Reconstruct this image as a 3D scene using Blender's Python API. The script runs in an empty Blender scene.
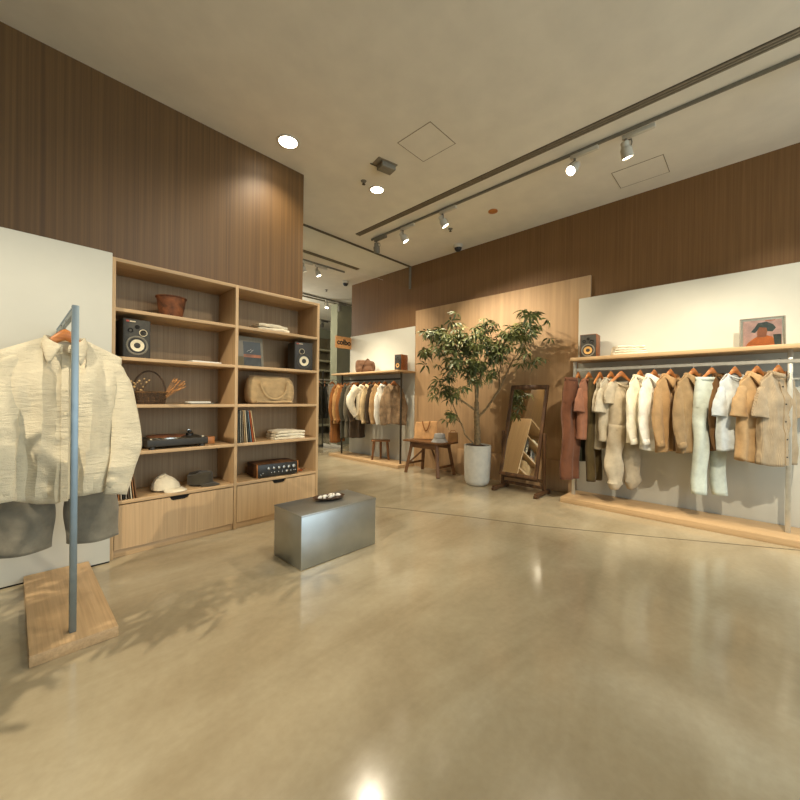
import bpy, bmesh, math, random
from math import sin, cos, pi, radians, sqrt
from mathutils import Vector, Matrix, Euler, noise as mnoise
scene = bpy.context.scene
COL = scene.collection
rnd = random.Random(7)

# ------------------------------------------------------------------ materials
def lin(c):
    r = []
    for v in c:
        v /= 255.0
        r.append(v/12.92 if v <= .04045 else ((v+.055)/1.055)**2.4)
    return (r[0], r[1], r[2], 1)

def newmat(name):
    m = bpy.data.materials.new(name); m.use_nodes = True
    nt = m.node_tree; b = nt.nodes['Principled BSDF']
    return m, nt, b

def link(nt, a, b): nt.links.new(a, b)

def coords(nt, scale, rot=(0, 0, 0)):
    tc = nt.nodes.new('ShaderNodeTexCoord'); mp = nt.nodes.new('ShaderNodeMapping')
    mp.inputs['Scale'].default_value = scale; mp.inputs['Rotation'].default_value = rot
    link(nt, tc.outputs['Object'], mp.inputs['Vector'])
    return mp.outputs['Vector']

def noise(nt, vec, scale=1, detail=4, rough=.55, dist=0):
    n = nt.nodes.new('ShaderNodeTexNoise')
    n.inputs['Scale'].default_value = scale; n.inputs['Detail'].default_value = detail
    n.inputs['Roughness'].default_value = rough; n.inputs['Distortion'].default_value = dist
    link(nt, vec, n.inputs['Vector'])
    return n.outputs['Fac']

def ramp(nt, fac, stops):
    r = nt.nodes.new('ShaderNodeValToRGB')
    e = r.color_ramp.elements
    while len(e) < len(stops): e.new(.5)
    for k, (p, c) in enumerate(stops):
        e[k].position = p; e[k].color = lin(c)
    link(nt, fac, r.inputs['Fac'])
    return r.outputs['Color']

def bump(nt, fac, b, strength=.2, dist=.01):
    n = nt.nodes.new('ShaderNodeBump'); n.inputs['Strength'].default_value = strength
    n.inputs['Distance'].default_value = dist
    link(nt, fac, n.inputs['Height']); link(nt, n.outputs['Normal'], b.inputs['Normal'])

def mix(nt, fac, a, c, mode='MIX'):
    n = nt.nodes.new('ShaderNodeMix'); n.data_type = 'RGBA'; n.blend_type = mode
    if isinstance(fac, float): n.inputs[0].default_value = fac
    else: link(nt, fac, n.inputs[0])
    for s, v in ((6, a), (7, c)):
        if isinstance(v, tuple): n.inputs[s].default_value = v
        else: link(nt, v, n.inputs[s])
    return n.outputs[2]

def plain(name, c, rough=.6, metal=0, nscale=30, var=.06, bumpk=0, spec=.5):
    m, nt, b = newmat(name)
    v = coords(nt, (1, 1, 1))
    f = noise(nt, v, nscale, 4)
    lo = tuple(max(0, x*(1-var)) for x in c); hi = tuple(min(255, x*(1+var)) for x in c)
    link(nt, ramp(nt, f, [(.3, lo), (.7, hi)]), b.inputs['Base Color'])
    b.inputs['Roughness'].default_value = rough; b.inputs['Metallic'].default_value = metal
    b.inputs['Specular IOR Level'].default_value = spec
    if bumpk: bump(nt, f, b, bumpk)
    return m

def wood(name, lo, mid, hi, scale, rough=.5, fine=4.0, bk=.05, spec=.4):
    m, nt, b = newmat(name)
    v = coords(nt, scale)
    f1 = noise(nt, v, 1.0, 5, .6, .3)
    v2 = coords(nt, tuple(s*fine for s in scale))
    f2 = noise(nt, v2, 1.0, 3, .6)
    c1 = ramp(nt, f1, [(.3, lo), (.5, mid), (.7, hi)])
    c2 = ramp(nt, f2, [(.3, (212, 209, 204)), (.7, (255, 255, 255))])
    link(nt, mix(nt, .55, c1, c2, 'MULTIPLY'), b.inputs['Base Color'])
    b.inputs['Roughness'].default_value = rough; b.inputs['Specular IOR Level'].default_value = spec
    bump(nt, f2, b, bk, .003)
    return m

def fabric(name, c, var=.1, stripe=None, scale=260, rough=.95, crinkle=0.0, dark=None, sheer=0):
    m, nt, b = newmat(name)
    v = coords(nt, (1, 1, 1))
    f = noise(nt, v, 9, 5, .6)
    lo = tuple(x*(1-var) for x in c); hi = tuple(min(255, x*(1+var*.6)) for x in c)
    col = ramp(nt, f, [(.3, lo), (.7, hi)])
    if stripe:
        sc, ax, sharp = stripe
        w = nt.nodes.new('ShaderNodeTexWave'); w.bands_direction = ax; w.inputs['Scale'].default_value = sc
        w.inputs['Distortion'].default_value = .2
        link(nt, v, w.inputs['Vector'])
        r = ramp(nt, w.outputs['Fac'], [(.5-sharp, (150, 150, 150)), (.5+sharp, (255, 255, 255))])
        col = mix(nt, .42, col, r, 'MULTIPLY')
    link(nt, col, b.inputs['Base Color'])
    b.inputs['Roughness'].default_value = rough; b.inputs['Specular IOR Level'].default_value = .15
    b.inputs['Sheen Weight'].default_value = .15
    f2 = noise(nt, coords(nt, (1, 1, 1)), scale, 2)
    if crinkle:
        f3 = noise(nt, coords(nt, (14, 14, 60)), 1, 4, .6, .6)
        a = nt.nodes.new('ShaderNodeMath'); a.operation = 'MULTIPLY_ADD'
        link(nt, f3, a.inputs[0]); a.inputs[1].default_value = 4*crinkle; link(nt, f2, a.inputs[2])
        bump(nt, a.outputs[0], b, .55, .006)
    else:
        f3 = noise(nt, v, 22, 4, .6, .4)
        a = nt.nodes.new('ShaderNodeMath'); a.operation = 'MULTIPLY_ADD'
        link(nt, f3, a.inputs[0]); a.inputs[1].default_value = 3; link(nt, f2, a.inputs[2])
        bump(nt, a.outputs[0], b, .16, .005)
    return m

def emit(name, c, s):
    m, nt, b = newmat(name)
    b.inputs['Base Color'].default_value = lin(c)
    b.inputs['Emission Color'].default_value = lin(c); b.inputs['Emission Strength'].default_value = s
    return m

M = {}
M['veneer'] = wood('walnut_veneer', (92, 66, 35), (104, 76, 41), (115, 86, 48), (44, 44, .25), .5, 2.6)
M['veneer_fine'] = wood('teak_veneer', (118, 84, 47), (126, 91, 52), (134, 98, 58), (48, 48, .6), .6, 2.5)
OAK = ((194, 161, 118), (201, 168, 125), (207, 175, 132))
M['oak_x'] = wood('oak_grain_along', *OAK, (1.0, 40, 40), .5, 2.2)
M['oak_y'] = wood('oak_grain_across', *OAK, (40, 1.0, 40), .5, 2.2)
M['oak_z'] = wood('oak_grain_upright', *OAK, (40, 40, .8), .5, 2.2)
M['oak_panel'] = wood('oak_backdrop', (190, 154, 112), (195, 159, 117), (200, 164, 122), (9, 9, .35), .6, 2.2)
M['shelf_back'] = wood('greyed_veneer', (146, 119, 86), (156, 129, 94), (166, 139, 103), (50, 50, .6), .6, 2.5)
M['oldwood'] = wood('old_dark_wood', (58, 36, 20), (92, 60, 34), (128, 88, 50), (30, 4, 6), .6)
M['mirrorwood'] = wood('worn_brown_wood', (62, 42, 24), (88, 60, 35), (114, 80, 48), (22, 22, 3), .55)
M['benchwood'] = wood('bench_wood', (84, 54, 27), (108, 72, 38), (130, 90, 50), (14, 3, 6), .5)
M['hanger'] = wood('hanger_wood', (172, 104, 52), (196, 126, 68), (214, 146, 84), (6, 40, 40), .4)
M['stoolwood'] = wood('stool_wood', (104, 66, 34), (128, 84, 44), (148, 100, 56), (10, 10, 10), .5)
M['white'] = plain('white_paint', (200, 198, 184), .75, 0, 3, .015)
M['ceil'] = plain('ceiling_paint', (222, 216, 200), .85, 0, 4, .02)
M['steel'] = plain('galvanised_steel', (132, 144, 148), .42, .8, 6, .03)
M['nickel'] = plain('brushed_nickel', (200, 198, 186), .35, .55, 20, .04)
M['black_steel'] = plain('black_steel', (70, 65, 56), .45, .6, 40, .1)
M['blackplastic'] = plain('black_plastic', (38, 36, 32), .45, 0, 40, .1)
M['charcoal'] = plain('charcoal_vinyl', (46, 42, 34), .55, 0, 60, .12)
M['baffle'] = plain('grey_baffle', (62, 58, 48), .6, 0, 60, .12)
M['cream_cone'] = plain('cream_cone', (228, 214, 180), .7, 0, 60, .05)
M['chrome'] = plain('chrome', (210, 208, 200), .2, 1, 40, .03)
M['pot'] = plain('whitewashed_concrete', (204, 199, 184), .8, 0, 14, .03, .08)
M['soil'] = plain('dark_soil', (70, 46, 28), .95, 0, 40, .3, .6)
M['leaf'] = plain('green_leaf', (72, 88, 42), .4, 0, 4, .3)
M['bark'] = plain('pale_bark', (134, 112, 78), .8, 0, 25, .2, .4)
M['rust'] = plain('rusted_metal', (104, 62, 34), .75, .15, 14, .4, .4)
M['wicker'] = plain('wicker', (104, 74, 40), .7, 0, 60, .3, .3)
M['wicker_dark'] = plain('dark_wicker', (70, 50, 30), .7, 0, 60, .3, .3)
M['strawflower'] = plain('dried_blossom', (206, 170, 116), .9, 0, 60, .2)
M['wheat'] = plain('dried_wheat', (182, 128, 74), .9, 0, 60, .2)
M['dark_gap'] = plain('dark_gap', (26, 22, 16), .9)
M['fixture'] = plain('white_fixture', (196, 190, 172), .4, 0, 30, .02)
M['grey_fixture'] = plain('grey_fixture', (120, 114, 98), .5, 0, 30, .05)
M['slotdark'] = plain('slot_dark', (88, 76, 56), .7)
M['tape'] = plain('seam', (132, 120, 98), .8)
M['paper'] = plain('paper', (222, 218, 204), .8, 0, 20, .03)
M['lens'] = emit('lamp_lens', (255, 240, 214), 22)
M['lens_dim'] = emit('lamp_lens_soft', (255, 240, 214), 5)
M['soft_lens'] = emit('lamp_lens_far', (255, 244, 224), 9)
M['ceram'] = plain('white_stone', (224, 220, 206), .5, 0, 20, .05)
M['traywood'] = plain('dark_tray', (60, 40, 24), .4, 0, 20, .2)
M['orange_wood'] = plain('amber_wood', (178, 112, 52), .5, 0, 20, .1)
M['copper'] = plain('copper', (190, 112, 72), .35, .7, 20, .05)
M['red'] = plain('red_badge', (196, 70, 48), .5, 0, 20, .02)
M['gold'] = plain('gold_cone', (206, 160, 92), .5, 0, 30, .06)
M['walnut_case'] = wood('walnut_case', (112, 60, 26), (140, 80, 38), (162, 98, 50), (5, 30, 30), .4)
M['sign_wood'] = plain('sign_board', (204, 150, 92), .6, 0, 18, .06)
M['sign_black'] = plain('sign_black', (28, 24, 18), .7)
M['pillar'] = plain('grey_green_paint', (148, 148, 122), .8, 0, 4, .03)
M['far_dark'] = plain('far_dark', (112, 102, 76), .85, 0, 3, .1)
M['far_shelf'] = plain('far_shelf', (176, 170, 140), .7, 0, 4, .05)
M['joint'] = plain('floor_joint', (96, 84, 62), .7)

# fabrics
FB = {}
def fb(n, c, **k): FB[n] = fabric(n, c, **k); return FB[n]
fb('cream_seersucker', (222, 210, 180), var=.05, crinkle=.9)
fb('grey_linen', (134, 128, 112), var=.12)
fb('rust', (108, 68, 46)); fb('terracotta', (146, 100, 76)); fb('olive', (84, 70, 42)); fb('black_green', (52, 54, 42))
fb('oatmeal', (182, 168, 142)); fb('oatmeal_mel', (204, 192, 166), stripe=(60, 'Z', .45)); fb('greybeige', (172, 160, 136))
fb('offwhite', (226, 216, 190)); fb('white_cotton', (230, 226, 210)); fb('tan', (172, 138, 95)); fb('brown_stripe', (128, 96, 60), stripe=(22, 'X', .3))
fb('khaki', (152, 126, 90)); fb('brown_dark', (112, 82, 50)); fb('mint', (196, 204, 192)); fb('iceblue', (198, 204, 202))
fb('camel', (180, 148, 106)); fb('taupe_stripe', (176, 156, 126), stripe=(34, 'X', .5))
fb('rustcoat', (140, 90, 46)); fb('ochre', (178, 136, 84)); fb('charcoal_cloth', (66, 62, 48)); fb('grey_cloth', (106, 98, 80)); fb('espresso', (72, 58, 42))
fb('beige_cloth', (204, 178, 134)); fb('tweed', (148, 122, 92), var=.25, scale=120); fb('black_cloth', (50, 48, 40))
fb('canvas', (180, 152, 110), var=.12); fb('towel', (226, 214, 186)); fb('towel_tan', (204, 180, 138)); fb('cap_cream', (220, 208, 180)); fb('cap_charcoal', (70, 64, 52))
fb('pocketbag', (104, 76, 56)); fb('tote', (198, 152, 102)); fb('hat_grey', (150, 146, 138)); fb('basket_weave', (150, 108, 64), stripe=(24, 'Z', .3))

# ------------------------------------------------------------------ mesh helpers
class MB:
    def __init__(s): s.bm = bmesh.new()
    def box(s, a, b, bev=0, seg=2, mat=None):
        r = bmesh.ops.create_cube(s.bm, size=1)
        vs = r['verts']
        c = [(a[i]+b[i])/2 for i in range(3)]; d = [abs(b[i]-a[i]) for i in range(3)]
        for v in vs:
            v.co = Vector((v.co.x*d[0]+c[0], v.co.y*d[1]+c[1], v.co.z*d[2]+c[2]))
        if bev:
            es = list({e for v in vs for e in v.link_edges})
            rr = bmesh.ops.bevel(s.bm, geom=es, offset=min(bev, min(d)*.49), segments=seg, affect='EDGES', profile=.5)
            vs = list({v for f in rr['faces'] for v in f.verts} | {v for v in vs if v.is_valid})
        if mat is not None:
            for v in vs: v.co = mat @ v.co
        return s
    def grid(s, rows, closed_u=False, cap0=False, cap1=False):
        vr = [[s.bm.verts.new(p) for p in r] for r in rows]
        n = len(vr[0])
        for j in range(len(vr)-1):
            for i in range(n if closed_u else n-1):
                k = (i+1) % n
                try: s.bm.faces.new((vr[j][i], vr[j][k], vr[j+1][k], vr[j+1][i]))
                except ValueError: pass
        if cap0: s.bm.faces.new(list(reversed(vr[0])))
        if cap1: s.bm.faces.new(vr[-1])
        return vr
    def tube(s, path, rad, seg=10, cap=True, flat=1.0, wr=None, up=None):
        path = [Vector(p) for p in path]; n = len(path)
        if not isinstance(rad, (list, tuple)): rad = [rad]*n
        rows = []; ref = Vector(up) if up else None
        for i, p in enumerate(path):
            t = (path[min(i+1, n-1)]-path[max(i-1, 0)]).normalized()
            if ref is None:
                ref = Vector((0, 1, 0)) if abs(t.y) < .9 else Vector((1, 0, 0))
            a = (ref - t*ref.dot(t)).normalized(); b = t.cross(a); 
            if up is None: ref = a
            row = []
            for k in range(seg):
                th = 2*pi*k/seg; r = rad[i]
                if wr: r *= wr(i/(n-1), th)
                row.append(p + a*(cos(th)*r*flat) + b*(sin(th)*r))
            rows.append(row)
        s.grid(rows, True, cap, cap)
        return s
    def bar(s, a, b, w, h=None, bev=.002):
        a = Vector(a); b = Vector(b); d = b-a; L = d.length; h = h or w
        q = d.to_track_quat('Z', 'Y').to_matrix().to_4x4(); q.translation = a
        return s.box((-w/2, -h/2, 0), (w/2, h/2, L), bev, 1, q)
    def lathe(s, prof, c=(0, 0, 0), seg=24, mat=None, cap0=False, cap1=False):
        rows = []
        for r, z in prof:
            row = []
            for k in range(seg):
                v = Vector((r*cos(2*pi*k/seg), r*sin(2*pi*k/seg), z))
                if mat is not None: v = mat @ v
                row.append(v + Vector(c))
            rows.append(row)
        s.grid(rows, True, cap0, cap1)
        return s
    def build(s, name, mat, parent=None, label=None, loc=None, rot=None, sharp=35, thick=0, sub=0):
        bmesh.ops.recalc_face_normals(s.bm, faces=s.bm.faces[:])
        me = bpy.data.meshes.new(name); s.bm.to_mesh(me); s.bm.free()
        if mat: me.materials.append(mat)
        for p in me.polygons: p.use_smooth = True
        me.set_sharp_from_angle(angle=radians(sharp))
        o = bpy.data.objects.new(name, me); COL.objects.link(o)
        if parent: o.parent = parent
        if loc: o.location = loc
        if rot: o.rotation_euler = rot
        if label: o['label'] = label
        if thick:
            md = o.modifiers.new('solid', 'SOLIDIFY'); md.thickness = thick; md.offset = 0
        if sub:
            md = o.modifiers.new('sub', 'SUBSURF'); md.levels = sub; md.render_levels = sub
        return o

def tag(o, label, cat, group=None):
    o['label'] = label; o['category'] = cat
    if group: o['group'] = group
    return o
def thing(name, label, cat, loc=(0, 0, 0), rz=0, group=None, rot=None):
    o = bpy.data.objects.new(name, None); COL.objects.link(o)
    o.empty_display_size = .05
    o.location = loc; o.rotation_euler = rot or (0, 0, rz)
    return tag(o, label, cat, group)
def struct(o): o['kind'] = 'structure'; return o
def dup(root, loc=None, rz=None, label=None, group=None, rot=None):
    r = root.copy(); COL.objects.link(r)
    if loc: r.location = loc
    if rz is not None: r.rotation_euler = (0, 0, rz)
    if rot: r.rotation_euler = rot
    if label: r['label'] = label
    if group: r['group'] = group
    for ch in list(root.children):
        c = ch.copy(); COL.objects.link(c); c.parent = r
        for g in ch.children:
            d = g.copy(); COL.objects.link(d); d.parent = c
    return r
def sm(t): t = max(0, min(1, t)); return t*t*(3-2*t)
def lerp(a, b, t): return a+(b-a)*t

# ------------------------------------------------------------------ camera
H = 1.25
th, pi_, ro = radians(43.66308), radians(-.189899), radians(.688483)
F = Vector((cos(th)*cos(pi_), sin(th)*cos(pi_), sin(pi_)))
R = Vector((sin(th), -cos(th), 0)); U = R.cross(F)
R2 = R*cos(ro)+U*sin(ro); U2 = -R*sin(ro)+U*cos(ro)
cd = bpy.data.cameras.new('camera'); cam = bpy.data.objects.new('camera', cd); COL.objects.link(cam)
cd.sensor_width = 36; cd.lens = 36*371.1065/800; cd.clip_start = .02
mw = Matrix((R2, U2, -F)).transposed().to_4x4(); mw.translation = (0, 0, H)
cam.matrix_world = mw
scene.camera = cam

# ------------------------------------------------------------------ setting
CZ = 3.79        # ceiling height
LW = 3.94        # left brown wall plane (y)
RW = 5.28        # right brown wall plane (x)
def floor_mat():
    m, nt, b = newmat('polished_screed')
    v = coords(nt, (1, 1, 1))
    f1 = noise(nt, v, .9, 6, .6, .6)
    f2 = noise(nt, coords(nt, (.9, 2.6, 1), (0, 0, radians(28))), .9, 5, .6, .8)
    f3 = noise(nt, v, 26, 4, .6)
    c1 = ramp(nt, f1, [(.3, (168, 154, 126)), (.5, (182, 169, 140)), (.7, (192, 181, 154))])
    c2 = ramp(nt, f2, [(.3, (218, 212, 202)), (.65, (255, 255, 255))])
    c = mix(nt, .7, c1, c2, 'MULTIPLY')
    c3 = ramp(nt, f3, [(.3, (238, 237, 234)), (.7, (255, 255, 255))])
    link(nt, mix(nt, .6, c, c3, 'MULTIPLY'), b.inputs['Base Color'])
    mr = nt.nodes.new('ShaderNodeMapRange'); link(nt, f2, mr.inputs['Value'])
    mr.inputs['To Min'].default_value = .09; mr.inputs['To Max'].default_value = .2
    link(nt, mr.outputs['Result'], b.inputs['Roughness'])
    b.inputs['Specular IOR Level'].default_value = .9
    return m
struct(MB().box((-3.3, -5, -.1), (10, 12, 0)).build('floor', floor_mat()))
struct(MB().box((-3.3, -5, CZ), (10, 12, CZ+.1)).build('ceiling', M['ceil']))
mb = MB(); mb.box((-3.3, LW, 0), (2.29, LW+.25, 2.31)); mb.box((-3.3, 3.745, 2.302), (2.29, LW+.25, CZ)); struct(mb.build('wall_left', M['veneer']))
struct(MB().box((RW, -1.0, 0), (RW+.25, 6.575, CZ)).build('wall_right', M['veneer_fine']))
struct(MB().box((-3.4, -5, 0), (-3.3, LW+.25, CZ)).build('wall_rear', M['veneer']))
struct(MB().box((-3.3, 11.6, 0), (10, 11.7, CZ)).build('wall_back', M['pillar']))
struct(MB().box((9.9, 6.6, 0), (10, 11.6, CZ)).build('wall_far', M['pillar']))
tag(MB().box((-3.2, 3.465, .012), (.515, LW, 2.31), .003).build('wall_panel', M['white']), 'white boxed wall panel behind the cream shirt on its post, left of the shelves', 'panel')
struct(MB().box((-3.2, 3.475, 0), (.515, 3.6, .012)).build('gap_shade_left', M['dark_gap']))  # dark strip painted as the shade in the gap under the panel
tag(MB().box((5.20, -1.0, .01), (5.238, 1.70, 2.605), .003).build('wall_panel', M['white']), 'white wall panel behind the right clothes rack with the framed record', 'panel')
tag(MB().box((5.235, 4.625, .01), (RW, 6.56, 2.62), .003).build('wall_panel', M['white']), 'white wall panel behind the far rack, beside the hanging shop sign', 'panel')
tag(MB().box((5.24, 1.57, 0), (RW-.002, 4.622, 2.905), .003).build('backdrop_panel', M['oak_panel']), 'tall pale oak backdrop panel behind the potted tree and mirror', 'panel')
struct(MB().box((5.215, 1.72, 0), (5.24, 3.62, .42), .002).build('trim_1', M['oak_panel']))
# floor joint line
jp = [(2.6, 3.6), (3.0, 3.0), (3.38, 2.18), (3.64, 1.53), (4.14, .61), (4.58, -.18), (5.0, -.93)]
mb = MB()
rows = []
for i, (x, y) in enumerate(jp):
    d = Vector(jp[min(i+1, len(jp)-1)])-Vector(jp[max(i-1, 0)]); n = Vector((-d.y, d.x)).normalized()*.005
    rows.append([(x-n.x, y-n.y, .0012), (x+n.x, y+n.y, .0012)])
mb.grid(rows); struct(mb.build('trim_2', M['joint'], thick=.0015))
# ceiling linear slots / seams
def slot(x0, x1, y0, y1, n=3, along='y'):
    t = thing('ceiling_slot', '', 'air slot', (0, 0, 0))
    mb = MB(); mb.box((x0, y0, CZ-.006), (x1, y1, CZ+.004)); mb.build('slot_recess', M['slotdark'], t)
    w = (x1-x0) if along == 'y' else (y1-y0)
    for k in range(n):
        c = (k+.5)/n*w
        mb = MB()
        if along == 'y': mb.box((x0+c-.008, y0, CZ-.014), (x0+c+.008, y1, CZ-.002), .001)
        else: mb.box((x0, y0+c-.008, CZ-.014), (x1, y0+c+.008, CZ-.002), .001)
        mb.build('blade', M['tape'], t)
    return t
slot(3.655, 3.745, -1.2, 4.48, 3)['label'] = 'long linear air slot in the ceiling beside the near spotlight track'
slot(2.6, 4.70, 5.62, 5.72, 2, 'x')['label'] = 'linear air slot in the ceiling beyond the hanging glass screen'
slot(4.2, 7.2, 8.12, 8.22, 2, 'x')['label'] = 'farthest linear air slot in the ceiling above the shop sign'
def hatch(x0, x1, y0, y1, label):
    mb = MB(); w = .006
    for a, b in (((x0, y0), (x1, y0+w)), ((x0, y1-w), (x1, y1)), ((x0, y0), (x0+w, y1)), ((x1-w, y0), (x1, y1))):
        mb.box((a[0], a[1], CZ-.003), (b[0], b[1], CZ+.002))
    t = thing('access_hatch', label, 'hatch', (0, 0, 0))
    mb.build('seam', M['tape'], t)
    MB().box((x0+w, y0+w, CZ-.002), (x1-w, y1-w, CZ+.002)).build('hatch_door', M['ceil'], t)
hatch(2.63, 3.03, 2.17, 2.59, 'square access hatch seam in the ceiling near the small ceiling sensor box')
hatch(4.60, 5.0, .70, 1.18, 'access hatch seam in the ceiling close to the right brown wall')

# glass smoke screen
gm, nt, b = newmat('clear_glass')
b.inputs['Base Color'].default_value = (.96, .98, .95, 1); b.inputs['Roughness'].default_value = .02
b.inputs['Transmission Weight'].default_value = 1; b.inputs['IOR'].default_value = 1.03
b.inputs['Specular IOR Level'].default_value = .5
t = thing('smoke_screen', 'clear glass smoke screen hanging from the ceiling across the shop', 'glass screen', (2.3, 4.80, CZ))
MB().box((0, -.004, -.43), (2.98, .004, -.012)).build('glass_pane', gm, t)
MB().box((0, -.02, -.016), (2.98, .02, 0)).build('frame', M['slotdark'], t, label='dark frame rail on the ceiling')
MB().box((2.955, -.02, -.43), (2.98, .02, -.012)).build('frame', M['grey_fixture'], t, label='upright edge frame on the brown wall')

# ------------------------------------------------------------------ lights
def lamp(kind, name, loc, energy, color, parent=None, target=None, size=.1, spot=60, blend=.6, shape=None, sy=None):
    d = bpy.data.lights.new(name, kind); d.energy = energy; d.color = color
    o = bpy.data.objects.new(name, d); COL.objects.link(o); o.location = loc
    if kind == 'SPOT': d.spot_size = radians(spot); d.spot_blend = blend; d.shadow_soft_size = size
    elif kind == 'AREA':
        d.size = size
        if sy: d.shape = 'RECTANGLE'; d.size_y = sy
        elif shape: d.shape = shape
    if target is not None:
        o.rotation_euler = (Vector(target)-Vector(loc)).to_track_quat('-Z', 'Y').to_euler()
    return o
WARM = (1.0, .87, .67)
def track(name, label, a, b):
    mb = MB(); mb.bar(a, b, .02, .03); return tag(mb.build(name, M['grey_fixture']), label, 'track')
track('spotlight_track', 'near spotlight track running along the ceiling parallel to the right wall', (3.95, 4.44, CZ-.016), (3.95, -1.2, CZ-.016))
track('spotlight_track', 'second spotlight track on the ceiling beyond the glass screen', (2.6, 6.02, CZ-.016), (4.6, 5.97, CZ-.016))
track('spotlight_track', 'third spotlight track on the ceiling far beyond the glass screen', (4.2, 7.95, CZ-.016), (7.2, 7.95, CZ-.016))
track('spotlight_track', 'farthest dark spotlight track above the other shop', (5.5, 10.15, CZ-.016), (9.0, 10.15, CZ-.016))
def spot(loc, target, label, energy, ang=55, along='y', lens='lens', body='fixture', size=.035, scale=1.0, ad=.13, adoff=-.09):
    """a track spotlight hung from a track at loc (x, y)"""
    x, y = loc
    t = thing('track_spotlight', label, 'spotlight', (x, y, CZ-.032), 0 if along == 'y' else pi/2)
    rotm = Matrix.Rotation(-t.rotation_euler.z, 4, 'Z')
    MB().box((-.018, -ad+adoff, -.04), (.018, ad+adoff, 0), .004).build('adapter', M[body], t)
    tv = rotm @ (Vector(target)-Vector((x, y, CZ-.15)))
    d = tv.normalized(); pv = Vector((0, 0, -.125))
    hb = pv - d*.05; he = pv + d*.085
    mb = MB()
    side = d.cross(Vector((0, 0, 1))).normalized()
    mb.tube([(0, 0, -.03), (0, 0, -.06)], .012, 10)
    mb.tube([(0, 0, -.058), side*.05+Vector((0, 0, -.068)), side*.056+Vector((0, 0, -.1)), pv+side*.05], .006, 8)
    mb.build('arm', M['grey_fixture'], t)
    q = d.to_track_quat('Z', 'Y').to_matrix().to_4x4()
    prof = [(.001, -.06), (.03, -.058), (.036, -.05), (.036, -.012), (.046, 0), (.05, .01), (.05, .085), (.046, .088), (.044, .08)]
    MB().lathe([(r*scale, z*scale) for r, z in prof], pv, 20, q).build('lamp_head', M[body], t)
    MB().lathe([(.045*scale, .079*scale), (.0005, .079*scale)], pv, 20, q).build('lens', M[lens], t, label='glowing round lens')
    if energy:
        w = Vector((x, y, CZ-.032)) + rotm.inverted() @ (pv + d*(.10*scale))
        lamp('SPOT', 'spot_lamp', w, energy, WARM, None, target, size, ang, 1.0)
    return t
E0 = 1.0
spot((3.95, 1.35), (1.2, 2.2, .9), 'lit white track spotlight turned toward the shelves, left of the topmost one', 150*E0, 70)
spot((3.98, .90), (4.98, .55, .9), 'lit white track spotlight nearest the camera, on the near track', 150*E0, 75, adoff=-.1)
spot((3.95, 3.03), (5.2, 1.95, .8), 'lit track spotlight third from the camera on the near track', 170*E0, 95)
spot((3.95, 3.75), (5.2, 2.5, .9), 'track spotlight second from the far end of the near track', 230*E0, 85, size=.02)
spot((3.95, 4.32), (5.15, 5.3, 1.2), 'dim track spotlight at the far end of the near track', 165*E0, 90, lens='lens_dim', body='grey_fixture')
spot((3.96, -.35), (5.2, -.15, 1.6), 'added unseen white track spotlight above the framed record, at the near end of the track', 110*E0, 62)  # unseen fixture added to light the near end of the right wall
spot((3.66, 6.0), (5.2, 5.9, 1.0), 'lit spotlight at the left on the second track beyond the glass screen', 160*E0, 70, 'x', 'soft_lens')
spot((3.98, 6.0), (4.9, 5.2, .6), 'spotlight beside the left one on the second track beyond the glass screen', 190*E0, 70, 'x', 'soft_lens')
spot((5.57, 7.95), (4.8, 7.0, 0), 'lit spotlight on the third track above the shop sign', 30, 70, 'x', 'soft_lens')
spot((5.98, 7.95), (7.0, 9.0, 0), 'dim spotlight on the third track, right of its lit neighbour', 0, 70, 'x', 'lens_dim', 'grey_fixture')
spot((6.95, 10.15), (7.5, 11, 0), 'dark spotlight at the left of the farthest track', 0, 70, 'x', 'sign_black', 'black_steel')
spot((7.85, 10.15), (8.2, 11, 0), 'dark spotlight at the right of the farthest track', 0, 70, 'x', 'sign_black', 'black_steel')
def downlight(x, y, label, energy, r=.075, lens='lens'):
    t = thing('downlight', label, 'downlight', (x, y, CZ))
    MB().lathe([(r+.022, 0), (r+.02, -.006), (r, -.006), (r-.004, .0)], (0, 0, 0), 28).build('trim_ring', M['fixture'], t)
    MB().lathe([(r-.002, -.003), (.0005, -.003)], (0, 0, 0), 28).build('lens', M[lens], t, label='glowing round lens')
    lamp('SPOT', 'down_lamp', (x, y, CZ-.012), energy, WARM, None, (x, y, 0), .06, 125, .8)
downlight(1.886, 3.38, 'very bright recessed downlight in front of the left brown wall', 100, .09)
downlight(3.06, 3.35, 'recessed round downlight in the middle of the ceiling', 120)
# unseen lamps: spots inferred from cast shadows, and fills added for brightness
lamp('SPOT', 'spot_lamp', (-2.65, 1.32, 3.66), 640, WARM, None, (.5, 3.1, 0), .02, 56, .5)
lamp('SPOT', 'spot_lamp', (1.9, .6, 3.66), 130, WARM, None, (1.2, 3.6, 1.2), .05, 70, .7)  # fill spot added to brighten the shelf fronts
lamp('SPOT', 'spot_lamp', (2.0, -.6, 3.66), 520, WARM, None, (5.1, .55, .7), .02, 52, .8)
lamp('SPOT', 'spot_lamp', (2.2, -1.2, 3.66), 130, WARM, None, (2.6, .8, 0), .05, 100, .9)  # wide general fill added over the floor
lamp('POINT', 'far_fill_light', (4.2, 9.2, 3.2), 150, (1.0, .95, .82), None, None)  # hidden fill light added to brighten the far background
lamp('SPOT', 'spot_lamp', (2.6, 5.6, 3.66), 260, WARM, None, (5.0, 5.5, .5), .04, 60, .8)  # hidden fill without a fixture, added to brighten the far rack
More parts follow.
